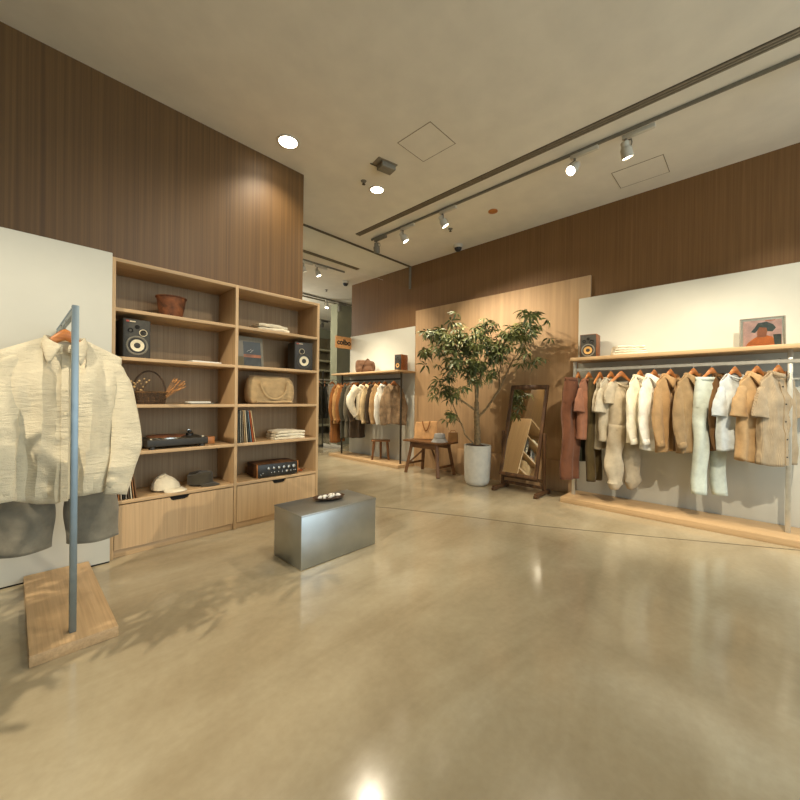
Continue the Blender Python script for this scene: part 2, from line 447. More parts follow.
# the open shop front: daylight of the mall hall
w = bpy.data.worlds.new('mall_light'); scene.world = w; w.use_nodes = True
bg = w.node_tree.nodes['Background']; bg.inputs['Color'].default_value = (1.0, .97, .89, 1); bg.inputs['Strength'].default_value = .62
lamp('AREA', 'shop_front_daylight', (2.2, -4.9, 2.0), 200, (.70, .88, 1.0), None, (2.2, 2, 1.2), 5.5, sy=3.2)

# ------------------------------------------------------------------ garments
def torso(mb, ws, wb, wh, zs, zh, slope=.05, neck=.085, df=.07, db=.02, depth=.075, fold=.014, ph=0, nv=30, nu=60, hemwave=.012, dish=0, k=34, tail=0):
    L = zs-zh
    def P(u, v):
        cx, s = cos(u), sin(u)
        w = lerp(ws, wb, sm(v/.22)) if v < .22 else lerp(wb, wh, sm((v-.22)/.78))
        x = w*math.copysign(abs(cx)**.85, cx)
        ax = abs(x)
        if ax < neck:
            zt = zs - (df if s < 0 else db)*sqrt(max(0, 1-(ax/neck)**2))
        else:
            zt = zs - slope*min(1.3, (ax-neck)/max(.01, ws-neck))
        zb = zh + hemwave*sin(x*17+ph) + tail*(1-cos(x/w*pi*.5)) 
        z = lerp(zt, zb, v)
        d = .016 + (depth-.016)*sm(v/.3)
        y = math.copysign(abs(s)**.75, s)*d
        fx = x*k+ph+(1.7 if s > 0 else 0)
        q1 = sin(fx+1.2*sin(v*4+ph)); y += fold*(.25+.75*v)*abs(s)*(math.copysign(abs(q1)**1.6, q1) + .5*sin(fx*1.9+ph*2+v*3)) * sm(v/.12)
        y += dish*abs(s)*v + abs(s)*sm(v/.1)*(.016*mnoise.noise((x*13+ph*9, (4 if s > 0 else 0)+x*4+z*5, z*4.5)) + .008*mnoise.noise((x*34, ph*7+(3 if s > 0 else 0), z*17+x*12)))
        x += .006*sin(z*23+ph)*v
        return Vector((x, y, z))
    mb.grid([[P(2*pi*i/nu, j/nv) for i in range(nu)] for j in range(nv+1)], True)
    return P
def sleeve(mb, pts, rad, seg=18, n=26, wr=.1, ph=0, flat=.46):
    # smooth path through pts
    pts = [Vector(p) for p in pts]
    out = []; rr = []
    for i in range(n+1):
        t = i/n*(len(pts)-1); a = int(min(t, len(pts)-2)); f = t-a
        p0 = pts[max(a-1, 0)]; p1 = pts[a]; p2 = pts[a+1]; p3 = pts[min(a+2, len(pts)-1)]
        out.append(.5*((2*p1)+(-p0+p2)*f+(2*p0-5*p1+4*p2-p3)*f*f+(-p0+3*p1-3*p2+p3)*f**3))
        rr.append(lerp(rad[a], rad[a+1], sm(f)))
    mb.tube(out, rr, seg, False, flat, lambda v, th: 1+wr*(sin(th*2+v*11+ph)*.5+sin(th*3-v*17+ph*2)*.3)+.22*sm(v*4)*mnoise.noise((cos(th)*1.6+ph*3, sin(th)*1.6, v*7+cos(th)*1.5)), up=(0, 1, 0))
def collar(name, mat, parent, neck, zs, df, stand=.03, point=.075, band=False):
    mb = MB(); rows = []
    N = 44
    for j in range(7):
        row = []
        for i in range(N+1):
            a = lerp(-pi/2+.14, 1.5*pi-.14, i/N)     # from front right round the back to front left
            fr = max(0, -sin(a)); sx = 1 if cos(a) > 0 else -1
            zb = zs - lerp(.02, df, fr**1.6) + .004
            x = neck*.98*cos(a); y = .062*sin(a)-.008*fr
            if j == 0: p = (x*1.03, y*1.03, zb-.012)
            elif j == 1: p = (x, y, zb+stand*.5)
            elif j == 2: p = (x*.99, y*.99, zb+stand)
            else:
                q = (j-2)/4
                ox = .016*cos(a)*(1-fr**3) + sx*.052*fr**3; oy = .014*sin(a)*(1-fr**3) - .020*fr**2; oz = -lerp(.046, point+.035, fr**3)
                p = (x*.99+ox*q, y*.99+oy*min(1, q*2.2), zb+stand+(.004 if q < .3 else 0)+oz*q)
                if band: p = (x*(.99+.03), y*(.99+.03), zb+stand-q*.03)
            row.append(p)
        rows.append(row)
    mb.grid(rows)
    return mb.build(name, mat, parent, thick=.003)
def placket(P, mat, parent, v0=.02, v1=.995, w=.016, off=.006, n=26, name='placket'):
    mb = MB(); rows = []
    for j in range(n+1):
        v = lerp(v0, v1, j/n)
        a = P(-pi/2-.001, v); yy = min(P(-pi/2+d, v).y for d in (-.07, 0, .07))
        rows.append([(-w, yy+.002, a.z), (-w*.9, yy-off, a.z), (w*.9, yy-off, a.z), (w, yy+.002, a.z)])
    mb.grid(rows)
    return mb.build(name, mat, parent)
def buttons(P, mat, parent, n=5, off=.008, r=.0065):
    for k in range(n):
        v = .1+.8*k/(n-1); a = P(-pi/2, v); yy = min(P(-pi/2+d, v).y for d in (-.07, 0, .07))
        mb = MB(); q = Matrix.Rotation(pi/2, 4, 'X')
        mb.lathe([(r, .003), (r, -.001)], (a.x, yy-off, a.z), 10, q, True, True); mb.build('button', mat, parent)
def cuffband(mb, p, d, r, h=.05, flat=.46):
    d = Vector(d).normalized(); p = Vector(p)
    mb.tube([p-d*h*.5, p, p+d*h*.5], [r*1.02, r*1.05, r*1.05], 16, False, flat, up=(0, 1, 0))

def make_shirt(name, label, cat, loc, rz, mat, ws=.235, wb=.25, wh=.26, L=.74, long=True, col='shirt', open_=True, group=None, drop=.05, 
               depth=.062, fold=.018, ph=0., sl=None, nbtn=0, slope=.09, wr=.09, dish=0, btn='dark_gap', cuffs=True, tail=0, inner=None, df=None, sr=None, pocket=False, wk=.8):
    t = thing(name, label, cat, loc, rz, group)
    zh = -drop-L; drop += .055; zs = -drop; ws *= wk; wb *= wk; wh *= wk
    df = df if df is not None else (.075 if col in ('shirt', 'vee') else .055)
    mb = MB()
    P = torso(mb, ws, wb, wh, zs, zh, slope, .085, df, .015, depth, fold, ph, tail=tail, dish=dish)
    mb.build('body', mat, t, thick=.004)
    z0 = zs-slope-.02
    for s in (-1, 1):
        mb = MB()
        if sl and s in sl: pts, rad = sl[s]
        elif long:
            pts = [(s*(ws-.10), 0, z0-.0), (s*(ws-.035), -.004, z0-.085), (s*(ws+.005), -.02, z0-.27), (s*(ws+.015), -.035, z0-.45), (s*(ws+.0), -.055, z0-.62)]
            rad = sr or [.02, .062, .066, .064, .048]
        else:
            pts = [(s*(ws-.10), 0, z0-.0), (s*(ws-.035), -.004, z0-.08), (s*(ws+.008), -.012, z0-.18), (s*(ws+.028), -.02, z0-.31)]
            rad = sr or [.02, .062, .074, .084]
        sleeve(mb, pts, rad, wr=wr if long else wr*.5, ph=ph+s)
        if long and cuffs: cuffband(mb, pts[-1], Vector(pts[-1])-Vector(pts[-2]), rad[-1], .06)
        mb.build('sleeve', mat, t, thick=.004)
    if col == 'shirt': collar('collar', mat, t, .085, zs, df)
    elif col == 'band': collar('collar', mat, t, .085, zs, df, .028, .01, True)
    elif col == 'crew':
        mb = MB(); path = []
        for i in range(33):
            a = 2*pi*i/32; fr = max(0, -sin(a)); path.append((.088*cos(a), .035*sin(a)-.004, zs-lerp(.012, df, fr**1.3)))
        mb.tube(path, .0085, 8, False); mb.build('neck_rib', mat, t)
    if open_: placket(P, inner or mat, t)
    if nbtn: buttons(P, M[btn], t, nbtn)
    if pocket:
        rows = []
        for j in range(9):
            v = .22+.17*j/8
            row = []
            for i in range(9):
                u = -pi/2 + lerp(.42, .95, i/8); p = P(u, v)
                row.append((p.x, p.y-.006, p.z))
            rows.append(row)
        mb = MB(); mb.grid(rows); mb.build('chest_pocket', mat, t, thick=.003)
    return t

def make_trousers(name, label, cat, loc, rz, mat, ww=.2, L=1.05, lw=.12, hw=.11, drop=.06, rise=.3, sp=.1, ph=0., depth=.06, gather=0, kick=0, group=None, legs=((0, 0), (0, 0))):
    t = thing(name, label, cat, loc, rz, group)
    z0 = -drop; zc = z0-rise; zh = z0-L
    mb = MB(); rows = []
    nu = 40
    for j in range(14):
        v = min(1, j/12); z = lerp(z0, zc, v) - (.025 if j == 13 else 0); w = lerp(ww, sp+lw, sm(v)); d = lerp(depth*.45, depth*.95, sm(v*1.4)); e = lerp(.9, 1, v)
        if j == 13: w *= .94; d *= .9
        rows.append([(w*math.copysign(abs(cos(2*pi*i/nu))**e, cos(2*pi*i/nu)), d*math.copysign(abs(sin(2*pi*i/nu))**.6, sin(2*pi*i/nu)), z) for i in range(nu)])
    mb.grid(rows, True)
    for s in (-1, 1):
        rows = []; dx, dz = legs[0 if s < 0 else 1]
        for j in range(33):
            v = (j/32)**1.25; z = lerp(zc+.06, zh+dz, v); q0 = lerp(.86, 1.005, sm((zc+.06-z)/.06)); w = lerp(lw, hw, sm(v))*q0; d = depth*.95*q0
            if gather and v > .8: q = (v-.8)/.2; w *= 1+gather*sin(q*pi)-.45*q**3; d *= 1+gather*sin(q*pi)-.3*q**3
            cx = s*sp*(1+.15*v*kick)+dx*v
            rows.append([(cx+w*cos(2*pi*i/nu)*(1+.05*sm(v*5)*sin(z*20+ph)), d*sin(2*pi*i/nu)*(1+.16*sm(v*5)*sin(3*2*pi*i/nu+v*5+ph)) + .012*sm(v*5)*sin(v*9+ph), z) for i in range(nu)])
        mb.grid(rows, True)
    mb.build('legs', mat, t, thick=.004)
    mb = MB(); rows = []
    for q in (.004, -.036):
        rows.append([((ww+.004)*math.copysign(abs(cos(2*pi*i/nu))**.9, cos(2*pi*i/nu)), (depth*.45+.004)*sin(2*pi*i/nu), z0+q) for i in range(nu)])
    mb.grid(rows, True); mb.build('waistband', mat, t, thick=.004)
    return t

def hanger_proto(mat=None):
    t = thing('clothes_hanger', '', 'hanger', (0, 0, 0))
    path = []; rad = []
    for i in range(29):
        u = -1+2*i/28
        path.append((u*.175, -.012*u*u, -.072-.125*abs(u)**1.12)); rad.append((.018+.014*max(0, 1-abs(u)*2.6)) if abs(u) < .98 else .010)
    mb = MB(); mb.tube(path, rad, 12, True, .55, up=(0, 1, 0)); mb.build('shoulder_bar', M['hanger'], t)
    mb = MB(); hp = [(0, 0, -.06), (0, 0, -.02)]
    for i in range(11):
        a = -pi*.15+ i/10*pi*1.15
        hp.append((.018-.018*cos(a)-.0, 0, .0+.018*sin(a)))
    mb.tube(hp, .0022, 8); mb.build('hook', M['chrome'], t)
    return t
HANG = [None]
def hanger(loc, rz, label, group=None):
    if HANG[0] is None:
        HANG[0] = hanger_proto(); t = HANG[0]; t.location = loc; t.rotation_euler = (0, 0, rz); t['label'] = label
        if group: t['group'] = group
        return t
    t = dup(HANG[0], loc, rz, label)
    if group: t['group'] = group
    return t
D = radians

# ------------------------------------------------------------------ left stand with the cream shirt
t = thing('garment_stand', 'grey steel post stand on a thick oak base, holding the cream shirt', 'clothes stand', (.22, 2.48, 0))
MB().box((-.157, -.105, 0), (.172, .975, .055), .003).build('base', M['oak_y'], t, label='thick oak board base')
MB().box((-.013, -.016, .055), (.015, .016, 1.70), .002).build('post', M['steel'], t)
mb = MB(); mb.bar((0, .01, 1.672), (0, .985, 1.672), .02, .03)
for k in range(18): mb.box((-.013, .05+k*.05, 1.682), (.013, .062+k*.05, 1.692), .001)
mb.build('rail', M['steel'], t, label='notched steel rail running back to the wall panel')
hanger((.205, 2.76, 1.655), D(-4), 'wooden hanger inside the cream shirt on the steel post stand').scale = (.82, .8, 1)
z0 = -.11-.05-.02
z0 -= .04
slL = {-1: ([(-.13, 0, z0+.01), (-.205, -.01, z0-.08), (-.245, -.05, z0-.28), (-.25, -.095, z0-.48), (-.235, -.12, z0-.70)], [.02, .072, .078, .074, .055]),
       1: ([(.13, 0, z0+.01), (.205, -.005, z0-.08), (.25, -.03, z0-.26), (.272, -.07, z0-.47), (.222, -.125, z0-.73)], [.02, .07, .07, .066, .05])}
make_shirt('dress_shirt', 'large cream crinkled long-sleeve shirt with collar on the steel post stand', 'shirt', (.205, 2.76, 1.668), D(-4), FB['cream_seersucker'],
           ws=.25, wb=.235, wh=.225, L=.935, slope=.085, sl=slL, nbtn=6, btn='cream_cone', drop=.055, depth=.10, fold=.028, ph=.7, tail=.055, wk=1.0, pocket=False)
make_trousers('shorts', 'grey linen wide-leg shorts hanging below the cream shirt', 'shorts', (.20, 2.95, 1.16), D(-4), FB['grey_linen'],
              ww=.2, L=.73, lw=.112, hw=.128, rise=.30, sp=.132, ph=1.1, depth=.08, drop=.06, kick=1.2)
mb = MB(); mb.tube([(.20, 2.95, 1.66), (.20, 2.95, 1.12)], .003, 8); tag(mb.build('cord', M['chrome']), 'thin hanging wire holding the grey shorts behind the cream shirt', 'wire')

# ------------------------------------------------------------------ shelf unit
SY = 3.52
t = thing('shelf_unit', 'tall oak two-bay shelf unit with drawers against the left brown wall', 'shelves', (0, SY, 0))
DP = LW-SY
mb = MB(); mb.box((.517, 0, 0), (.545, DP, 2.30), .0015); mb.build('side_panel', M['oak_z'], t)
mb = MB(); mb.box((2.345, 0, 0), (2.373, DP, 2.30), .0015); mb.build('side_panel', M['oak_z'], t)
mb = MB(); mb.box((1.446, 0.0005, 0), (1.474, DP, 2.30), .0015); mb.build('divider', M['oak_z'], t)
mb = MB(); mb.box((.545, .001, 2.272), (1.446, DP, 2.30), .0015); mb.box((1.474, .001, 2.272), (2.345, DP, 2.30), .0015); mb.build('top_board', M['oak_x'], t)
SH = [1.922, 1.550, 1.180, .808, .436]
for x0, x1 in ((.545, 1.446), (1.474, 2.345)):
    for z in SH:
        MB().box((x0, .001, z-.026), (x1, DP-.006, z), .0015).build('shelf', M['oak_x'], t)
    MB().box((x0, DP-.006, .05), (x1, DP-.001, 2.272)).build('back_panel', M['shelf_back'], t)
    MB().box((x0, .022, 0), (x1, .04, .055), .001).build('plinth', M['oak_x'], t)
    # drawer front with a cut-out grip at the top
    mb = MB(); c = (x0+x1)/2 - .0; g = .075; z1 = SH[4]-.034; z0 = .062; yA, yB = .002, .02
    prof = [(x0+.004, z0), (x1-.004, z0), (x1-.004, z1), (c+g, z1), (c+g-.012, z1-.022), (c+g-.03, z1-.032), (c-g+.03, z1-.032), (c-g+.012, z1-.022), (c-g, z1), (x0+.004, z1)]
    f = [mb.bm.verts.new((x, yA, z)) for x, z in prof]; k = [mb.bm.verts.new((x, yB, z)) for x, z in prof]
    mb.bm.faces.new(f); mb.bm.faces.new(k[::-1])
    for i in range(len(prof)): mb.bm.faces.new((f[i], k[i], k[(i+1) % len(prof)], f[(i+1) % len(prof)]))
    dr = mb.build('drawer', M['oak_z'], t)
    MB().box((x0+.01, yB+.002, z0), (x1-.01, yB+.01, z1-.001)).build('drawer_shadow_board', M['dark_gap'], dr, label='dark painted board for the shade inside the grip slot')  # dark sheet stands in for shade behind the grip cut-out

# ---- things on shelves
def speaker(name, label, loc, rz, w, h, d, case, face, cone, mid=True, group=None, badge=True):
    t = thing(name, label, 'speaker', loc, rz, group)
    MB().box((-w/2, 0, 0), (w/2, d, h), .004).build('cabinet', case, t)
    MB().box((-w/2+.006, -.004, .006), (w/2-.006, .002, h-.006), .002).build('baffle', face, t)
    q = Matrix.Rotation(pi/2, 4, 'X')
    def drv(name, x, z, r, cmat, ring, dust):
        mb = MB(); mb.lathe([(r*1.08, 0), (r*1.08, .006), (r*.98, .009), (r*.9, .007), (r*.86, .004)], (x, -.003, z), 30, q)
        o = mb.build(name, ring, t)
        MB().lathe([(r*.88, .004), (r*.8, .0065), (r*.66, .004), (r*.4, -.002), (r*.3, -.003)], (x, -.004, z), 30, q).build('cone', cmat, o)
        MB().lathe([(r*.36, -.001), (r*.32, .004), (r*.2, .007), (.0004, .008)], (x, -.004, z), 24, q).build('dust_cap', dust, o)
        return o
    wr = w*.40
    o = drv('woofer', 0 if not mid else w*.0, h*.32, wr*.95, M['blackplastic'], M['baffle'] if face is not M['baffle'] else M['grey_fixture'], M['charcoal'])
    MB().lathe([(wr*.64, .0085), (wr*.5, .007), (wr*.3, .004)], (0, -.004, h*.32), 30, q).build('cone_ring', cone, o, label='pale ring of the woofer')
    drv('tweeter', w*.22 if mid else -w*.12, h*.66, w*.14, M['charcoal'], M['cream_cone'] if mid != 'j' else M['charcoal'], M['charcoal'])
    if mid:
        MB().lathe([(w*.10, 0), (w*.1, .004), (w*.07, .004), (w*.05, -.0)], (-w*.24, -.003, h*.70), 20, q).build('port', M['dark_gap'], t)
        MB().lathe([(w*.09, 0), (w*.09, .004), (.0004, .003)], (0, -.003, h*.80), 20, q).build('level_knob', M['dark_gap'], t)
    if badge:
        MB().box((-w*.40, -.007, h*.915), (-w*.30, -.003, h*.955), .001).build('badge', M['red'], t, label='small red badge')
        MB().box((-w*.27, -.006, h*.92), (-w*.06, -.003, h*.945), .001).build('name_strip', M['cream_cone'], t, label='pale name strip')
    return t
speaker('loudspeaker', 'black bookshelf speaker with cream woofer ring on the shelf beside the shirt', (.688, SY+.035, SH[1]), D(3), .185, .305, .24, M['charcoal'], M['baffle'], M['cream_cone'])
speaker('loudspeaker', 'black bookshelf speaker at the right end of the shelf above the canvas bag', (2.195, SY+.03, SH[1]), D(-10), .205, .30, .22, M['charcoal'], M['charcoal'], M['cream_cone'], False)

t = tag(MB().lathe([(.0005, .004), (.082, .004), (.098, .08), (.11, .168), (.118, .172), (.117, .18), (.107, .178), (.094, .09), (.08, .012), (.0005, .01)], (0, 0, 0), 30).build('bucket', M['rust'], None, loc=(.955, SY+.15, SH[0])), 'rusty brown tapered bucket on the top left shelf', 'bucket')
tag(MB().box((-.125, -.09, 0), (.125, .09, .014), .003).build('notebook', M['paper'], None, loc=(1.205, SY+.11, SH[1]), rot=(0, 0, D(4))), 'thin white notebook lying on the shelf right of the black speaker', 'notebook')
tag(MB().box((-.10, -.075, 0), (.10, .075, .012), .002).build('magazine', M['grey_fixture'], None, loc=(1.17, SY+.10, SH[2]), rot=(0, 0, D(6))), 'grey magazine, lower one of two lying right of the wicker basket', 'magazine')
tag(MB().box((-.09, -.07, 0), (.09, .07, .012), .002).build('magazine', M['paper'], None, loc=(1.16, SY+.10, SH[2]+.012), rot=(0, 0, D(-5))), 'pale magazine, upper one of two lying right of the wicker basket', 'magazine')

# wicker basket
t = thing('wicker_basket', 'dark wicker basket with a tall hoop handle beside the shirt sleeve', 'basket', (.795, SY+.13, SH[2]))
mb = MB()
def bpt(a, k, v): # oval basket wall
    r = lerp(.1, .118, v); return (r*cos(a)*1.08, r*.72*sin(a), .008+v*.088)
for j in range(9):
    mb.tube([(lambda p, i=i: (p[0]*(1+.03*(-1)**(i+j)), p[1]*(1+.03*(-1)**(i+j)), p[2]))(bpt(2*pi*i/40, 0, j/8)) for i in range(41)], .0056, 6, False)
mb.lathe([(.0005, .003), (.1, .003), (.1, .01), (.0005, .01)], (0, 0, 0), 24, Matrix.Diagonal((1.05, .72, 1, 1)))
mb.build('woven_wall', M['wicker_dark'], t)
for k in range(18):
    a = 2*pi*k/18
    MB().tube([bpt(a, 0, 0), bpt(a, 0, .5), bpt(a, 0, 1.06)], .004, 6).build('stake', M['wicker'], t)
MB().tube([bpt(2*pi*i/40, 0, 1.04) for i in range(41)], .0075, 8, False).build('rim', M['wicker'], t)
mb = MB(); hp = [(.115*cos(a)*1.02, 0, .09+.185*sin(a)) for a in [pi*i/24 for i in range(25)]]
mb.tube(hp, .0065, 8); mb.build('handle', M['wicker_dark'], t)
t = thing('dried_flowers', 'dried cream blossoms on twigs at the left end of the wicker basket', 'dried flowers', (.72, SY+.10, SH[2]+.06))
mb = MB(); mf = MB()
for k in range(16):
    e = Vector((rnd.uniform(-.06, .06), rnd.uniform(-.05, .03), rnd.uniform(.05, .15)))
    mb.tube([(0, 0, -.03), e*.5+Vector((0, 0, .01)), e], .0016, 5)
    bmesh.ops.create_icosphere(mf.bm, subdivisions=1, radius=rnd.uniform(.006, .011), matrix=Matrix.Translation(e))
mb.build('stem', M['wicker'], t); mf.build('blossom', M['strawflower'], t)
t = thing('wheat_sprig', 'dried wheat sprig leaning out of the right end of the wicker basket', 'dried flowers', (.90, SY+.10, SH[2]+.07))
mb = MB()
for k in range(26):
    e = Vector((.05+rnd.uniform(.0, .11), rnd.uniform(-.03, .03), .03+rnd.uniform(.02, .12)))
    mb.tube([(-.03, 0, -.05), e*.6, e], [.0012, .0016, .0012], 5)
mb.build('stem', M['wheat'], t)
mb = MB()
for k in range(14):
    e = Vector((.09+rnd.uniform(-.03, .07), rnd.uniform(-.03, .03), .085+rnd.uniform(-.03, .05)))
    d = e.normalized()
    mb.tube([e-d*.02, e, e+d*.025], [.002, .006, .001], 6)
mb.build('ear', M['wheat'], t)

# turntable
t = thing('turntable', 'black record turntable on the shelf above the caps', 'turntable', (.985, SY+.165, SH[3]), D(2))
MB().box((-.235, -.15, .022), (.235, .145, .082), .008, 3).build('plinth', M['charcoal'], t)
for x in (-.19, .19):
    for y in (-.12, .11): MB().lathe([(.024, 0), (.026, .004), (.022, .024)], (x, y, 0), 16, None, True).build('foot', M['blackplastic'], t)
MB().lathe([(.0005, .096), (.142, .096), (.15, .093), (.15, .082)], (-.055, 0, 0), 40).build('platter', M['chrome'], t, label='silver platter')
pr = MB().lathe([(.0005, .0), (.146, .0), (.147, .002), (.146, .004), (.0005, .004)], (-.055, 0, .096), 40).build('record', M['rust'], None)
pr.location = (.985, SY+.165, SH[3]); pr.rotation_euler = (0, 0, D(2)); tag(pr, 'reddish brown record lying on the turntable platter', 'record')
mb = MB(); mb.lathe([(.032, .082), (.03, .105), (.018, .108), (.016, .128), (.0005, .13)], (.16, .085, 0), 20); mb.build('tonearm_base', M['blackplastic'], t)
mb = MB(); mb.tube([(.165, .13, .122), (.16, .085, .122), (.15, -.02, .118), (.10, -.075, .108)], .0045, 8); mb.tube([(.168, .15, .122), (.164, .118, .122)], .014, 12)
mb.build('tonearm', M['chrome'], t)
for p in ((-.2, -.125), (.2, -.12)): MB().lathe([(.008, .082), (.008, .092), (.0005, .093)], (p[0], p[1], 0), 12).build('knob', M['cream_cone'], t)
MB().box((.195, -.09, .082), (.21, .03, .088), .002).build('pitch_slider', M['chrome'], t)
tag(MB().box((-.032, -.04, 0), (.032, .04, .066), .004).build('wood_block', M['orange_wood'], None, loc=(1.295, SY+.19, SH[3])), 'small amber wooden block right of the turntable', 'block')

# LPs
def record_row(x0, z, n, labelf, group, cols, lean, y0, hh=.315, step=.016):
    for k in range(n):
        m = plain('sleeve_%d_%d' % (int(x0*100), k), cols[k % len(cols)], .6, 0, 9, .12)
        a = lean*(k/(max(1, n-1)))
        o = MB().box((-.003, 0, 0), (.003, .295, hh), .001, 1).build('record_sleeve', m, None, loc=(x0+k*step+.004+.0, y0, z+.001), rot=(0, -a, 0))
        # records lean back to the left
        tag(o, labelf(k), 'record', group)
colsR = [(84, 90, 88), (150, 146, 128), (120, 110, 92), (178, 150, 108), (214, 200, 166), (72, 74, 70), (116, 134, 140), (190, 92, 46), (206, 180, 134)]
nmR = ['dark grey', 'pale grey', 'grey brown', 'tan', 'cream', 'charcoal', 'blue grey', 'orange', 'beige']
record_row(1.490, SH[3], 9, lambda k: nmR[k]+' record sleeve in the row on the shelf above the amplifier, '+['leftmost', 'second from left', 'third from left', 'fourth from left', 'fifth from left', 'sixth from left', 'third from right', 'second from right', 'rightmost'][k], 'records above the amplifier', colsR, D(9), SY+.015, .312, .0205)
colsL = [(60, 52, 40), (186, 120, 58), (206, 196, 170), (56, 52, 44), (150, 140, 122), (92, 74, 50), (214, 204, 176), (160, 112, 66), (120, 84, 48)]
nmL = ['dark brown', 'orange', 'white', 'black', 'grey', 'umber', 'cream', 'tan', 'brown']
record_row(.556, SH[4], 9, lambda k: nmL[k]+' record sleeve standing left of the cream cap, '+['leftmost', 'second from left', 'third from left', 'fourth from left', 'fifth from left', 'fourth from right', 'third from right', 'second from right', 'rightmost'][k], 'records left of the caps', colsL, D(7), SY+.015, .312, .0165)

# caps
def cap(label, loc, rz, mat, military=False, s=1.0):
    t = thing('cap', label, 'cap', loc, rz)
    mb = MB(); rows = []
    N = 36
    for j in range(12):
        v = j/11
        if military: pr = [(1, 0), (1.0, .2), (1.0, .4), (1.0, .6), (1.0, .8), (1.0, .93), (.96, 1.0), (.8, 1.03), (.6, 1.03), (.4, 1.02), (.2, 1.01), (.002, 1.01)][j]
        else: a = v*pi/2; pr = (cos(a)**.75 if j < 11 else .002, sin(a)**.9)
        row = []
        for i in range(N):
            th = 2*pi*i/N
            r = .088*pr[0]*(1+.02*sin(th*3+v*4)+.015*sin(th*7-v*6))*s
            zz = (pr[1]*(1+.10*mnoise.noise((cos(th)*2.4, sin(th)*2.4, v*2+s*5)))) * (.095 if not military else .092)*(1-.10*cos(th)*(-1 if military else 1))
            row.append((r*cos(th)*1.15, r*sin(th), zz*s+.012-.012*v*sin(th*2)))
        rows.append(row)
    mb.grid(rows, True); mb.build('crown', mat, t, sub=1, thick=.003)
    mb = MB(); rows = []
    for j in range(7):
        v = j/6; row = []
        for i in range(19):
            a = lerp(-1.15, 1.15, i/18)
            r0 = .098; ext = .068*v*cos(a*1.1)**.8 if abs(a*1.1) < pi/2 else 0
            row.append(((r0*1.03*cos(a)+ext)*s, (.09*sin(a)*(1+.02*v))*s, (.014-.016*v*(1) - .012*(sin(a)**2)*v+.006)*s))
        rows.append(row)
    mb.grid(rows); mb.build('brim', mat, t, thick=.005)
    MB().lathe([(.007, 0), (.006, .005), (.0005, .006)], (0, 0, (.108 if not military else .106)*s), 10).build('button', mat, t)
    if military:
        mb = MB(); mb.tube([(.1*1.02*cos(a), .089*sin(a), .03) for a in [lerp(-1.5, 1.5, i/20) for i in range(21)]], .005, 6); mb.build('strap', mat, t)
    return t
cap('cream baseball cap on the bottom shelf left of the charcoal cap', (.925, SY+.155, SH[4]+.002), D(-52), FB['cap_cream'], False, 1.12)
cap('charcoal work cap on the bottom shelf right of the cream cap', (1.205, SY+.165, SH[4]+.002), D(-48), FB['cap_charcoal'], True, 1.05)

# folded cloth
def folded(name, label, cat, loc, rz, w, d, h, mat, group=None, ph=0., layers=2):
    mb = MB(); nu = 26; rows = []
    # cross-section (y,z): rounded front fold, layered at the back
    prof = []
    n = 14
    for i in range(n+1):
        a = -pi/2+pi*i/n; prof.append((-d/2+h*.5-cos(a)*h*.5, h*.5+sin(a)*h*.5))
    for i in range(1, 7): prof.append((lerp(-d/2+h*.5, d/2, i/6), h*(1+.06*sin(i+ph))))
    for k in range(layers*2):
        prof.append((d/2-(.006 if k % 2 else 0), h*(1-(k+.5)/(layers*2))))
    prof.append((d/2, 0)); 
    for i in range(1, 5): prof.append((lerp(d/2, -d/2+h*.5, i/5), 0))
    for i in range(nu+1):
        u = -1+2*i/nu; e = (1-abs(u)**10)
        x = u*w/2
        sc = .80+.20*e
        rows.append([(x+.004*sin(y*30+ph), y*(1+.01*sin(u*5+ph))+.003*sin(u*7+ph+z*50), max(0, (z*sc+(h*.12*sin(u*3+ph)*(z/h))+.002*sin(u*11+y*40)))) for y, z in prof])
    mb.grid(rows, True, True, True)
    o = mb.build(name, mat, None, loc=loc, rot=(0, 0, rz), sharp=60)
    return tag(o, label, cat, group)
folded('folded_cloth', 'cream folded cloth, lower of two on the top right shelf', 'cloth', (1.855, SY+.13, SH[0]), D(-2), .33, .21, .034, FB['towel'], 'folded cloths on the top shelf')
folded('folded_cloth', 'cream folded cloth, upper of two on the top right shelf', 'cloth', (1.845, SY+.13, SH[0]+.036), D(2), .32, .2, .034, FB['towel'], 'folded cloths on the top shelf', 1.2)
for k, (dz, m_, nm) in enumerate(((0, 'towel', 'lowest'), (.031, 'offwhite', 'middle'), (.062, 'towel', 'topmost'))):
    folded('folded_shirt', 'cream folded shirt, %s of three above the amplifier' % nm, 'shirt', (2.05+.006*k, SY+.14, SH[3]+dz), D(-3+2*k), .34-.008*k, .22, .03, FB[m_], 'folded shirts above the amplifier', k*1.1)

# record sleeve art on the shelf
t = thing('album_cover', 'grey record sleeve with a dark city photo leaning in the right bay', 'record', (1.632, SY+.10, SH[1]), rot=(D(-9), 0, D(-3)))
MB().box((-.142, 0, 0), (.142, .006, .305), .001).build('sleeve', M['grey_fixture'], t)
m1 = plain('photo_sky', (54, 62, 66), .4, 0, 12, .1); m2 = plain('photo_glow', (140, 84, 50), .4, 0, 12, .3); m3 = plain('photo_ground', (44, 46, 42), .4, 0, 18, .4)
MB().box((-.055, -.0012, .10), (.118, .0005, .255)).build('picture', m1, t, label='dark blue grey sky of the photo')
MB().box((-.055, -.0014, .095), (.118, .0005, .125)).build('picture', m2, t, label='orange glow band of the photo')
MB().box((-.055, -.0012, .01), (.118, .0005, .095)).build('picture', m3, t, label='dark lower part of the photo')
mb = MB()
for x, z in ((-.01, .16), (.01, .172), (.03, .165), (.02, .15)): mb.bar((x-.012, -.002, z-.008), (x+.012, -.002, z+.008), .005, .002, 0)
mb.build('bright_figures', M['paper'], t)
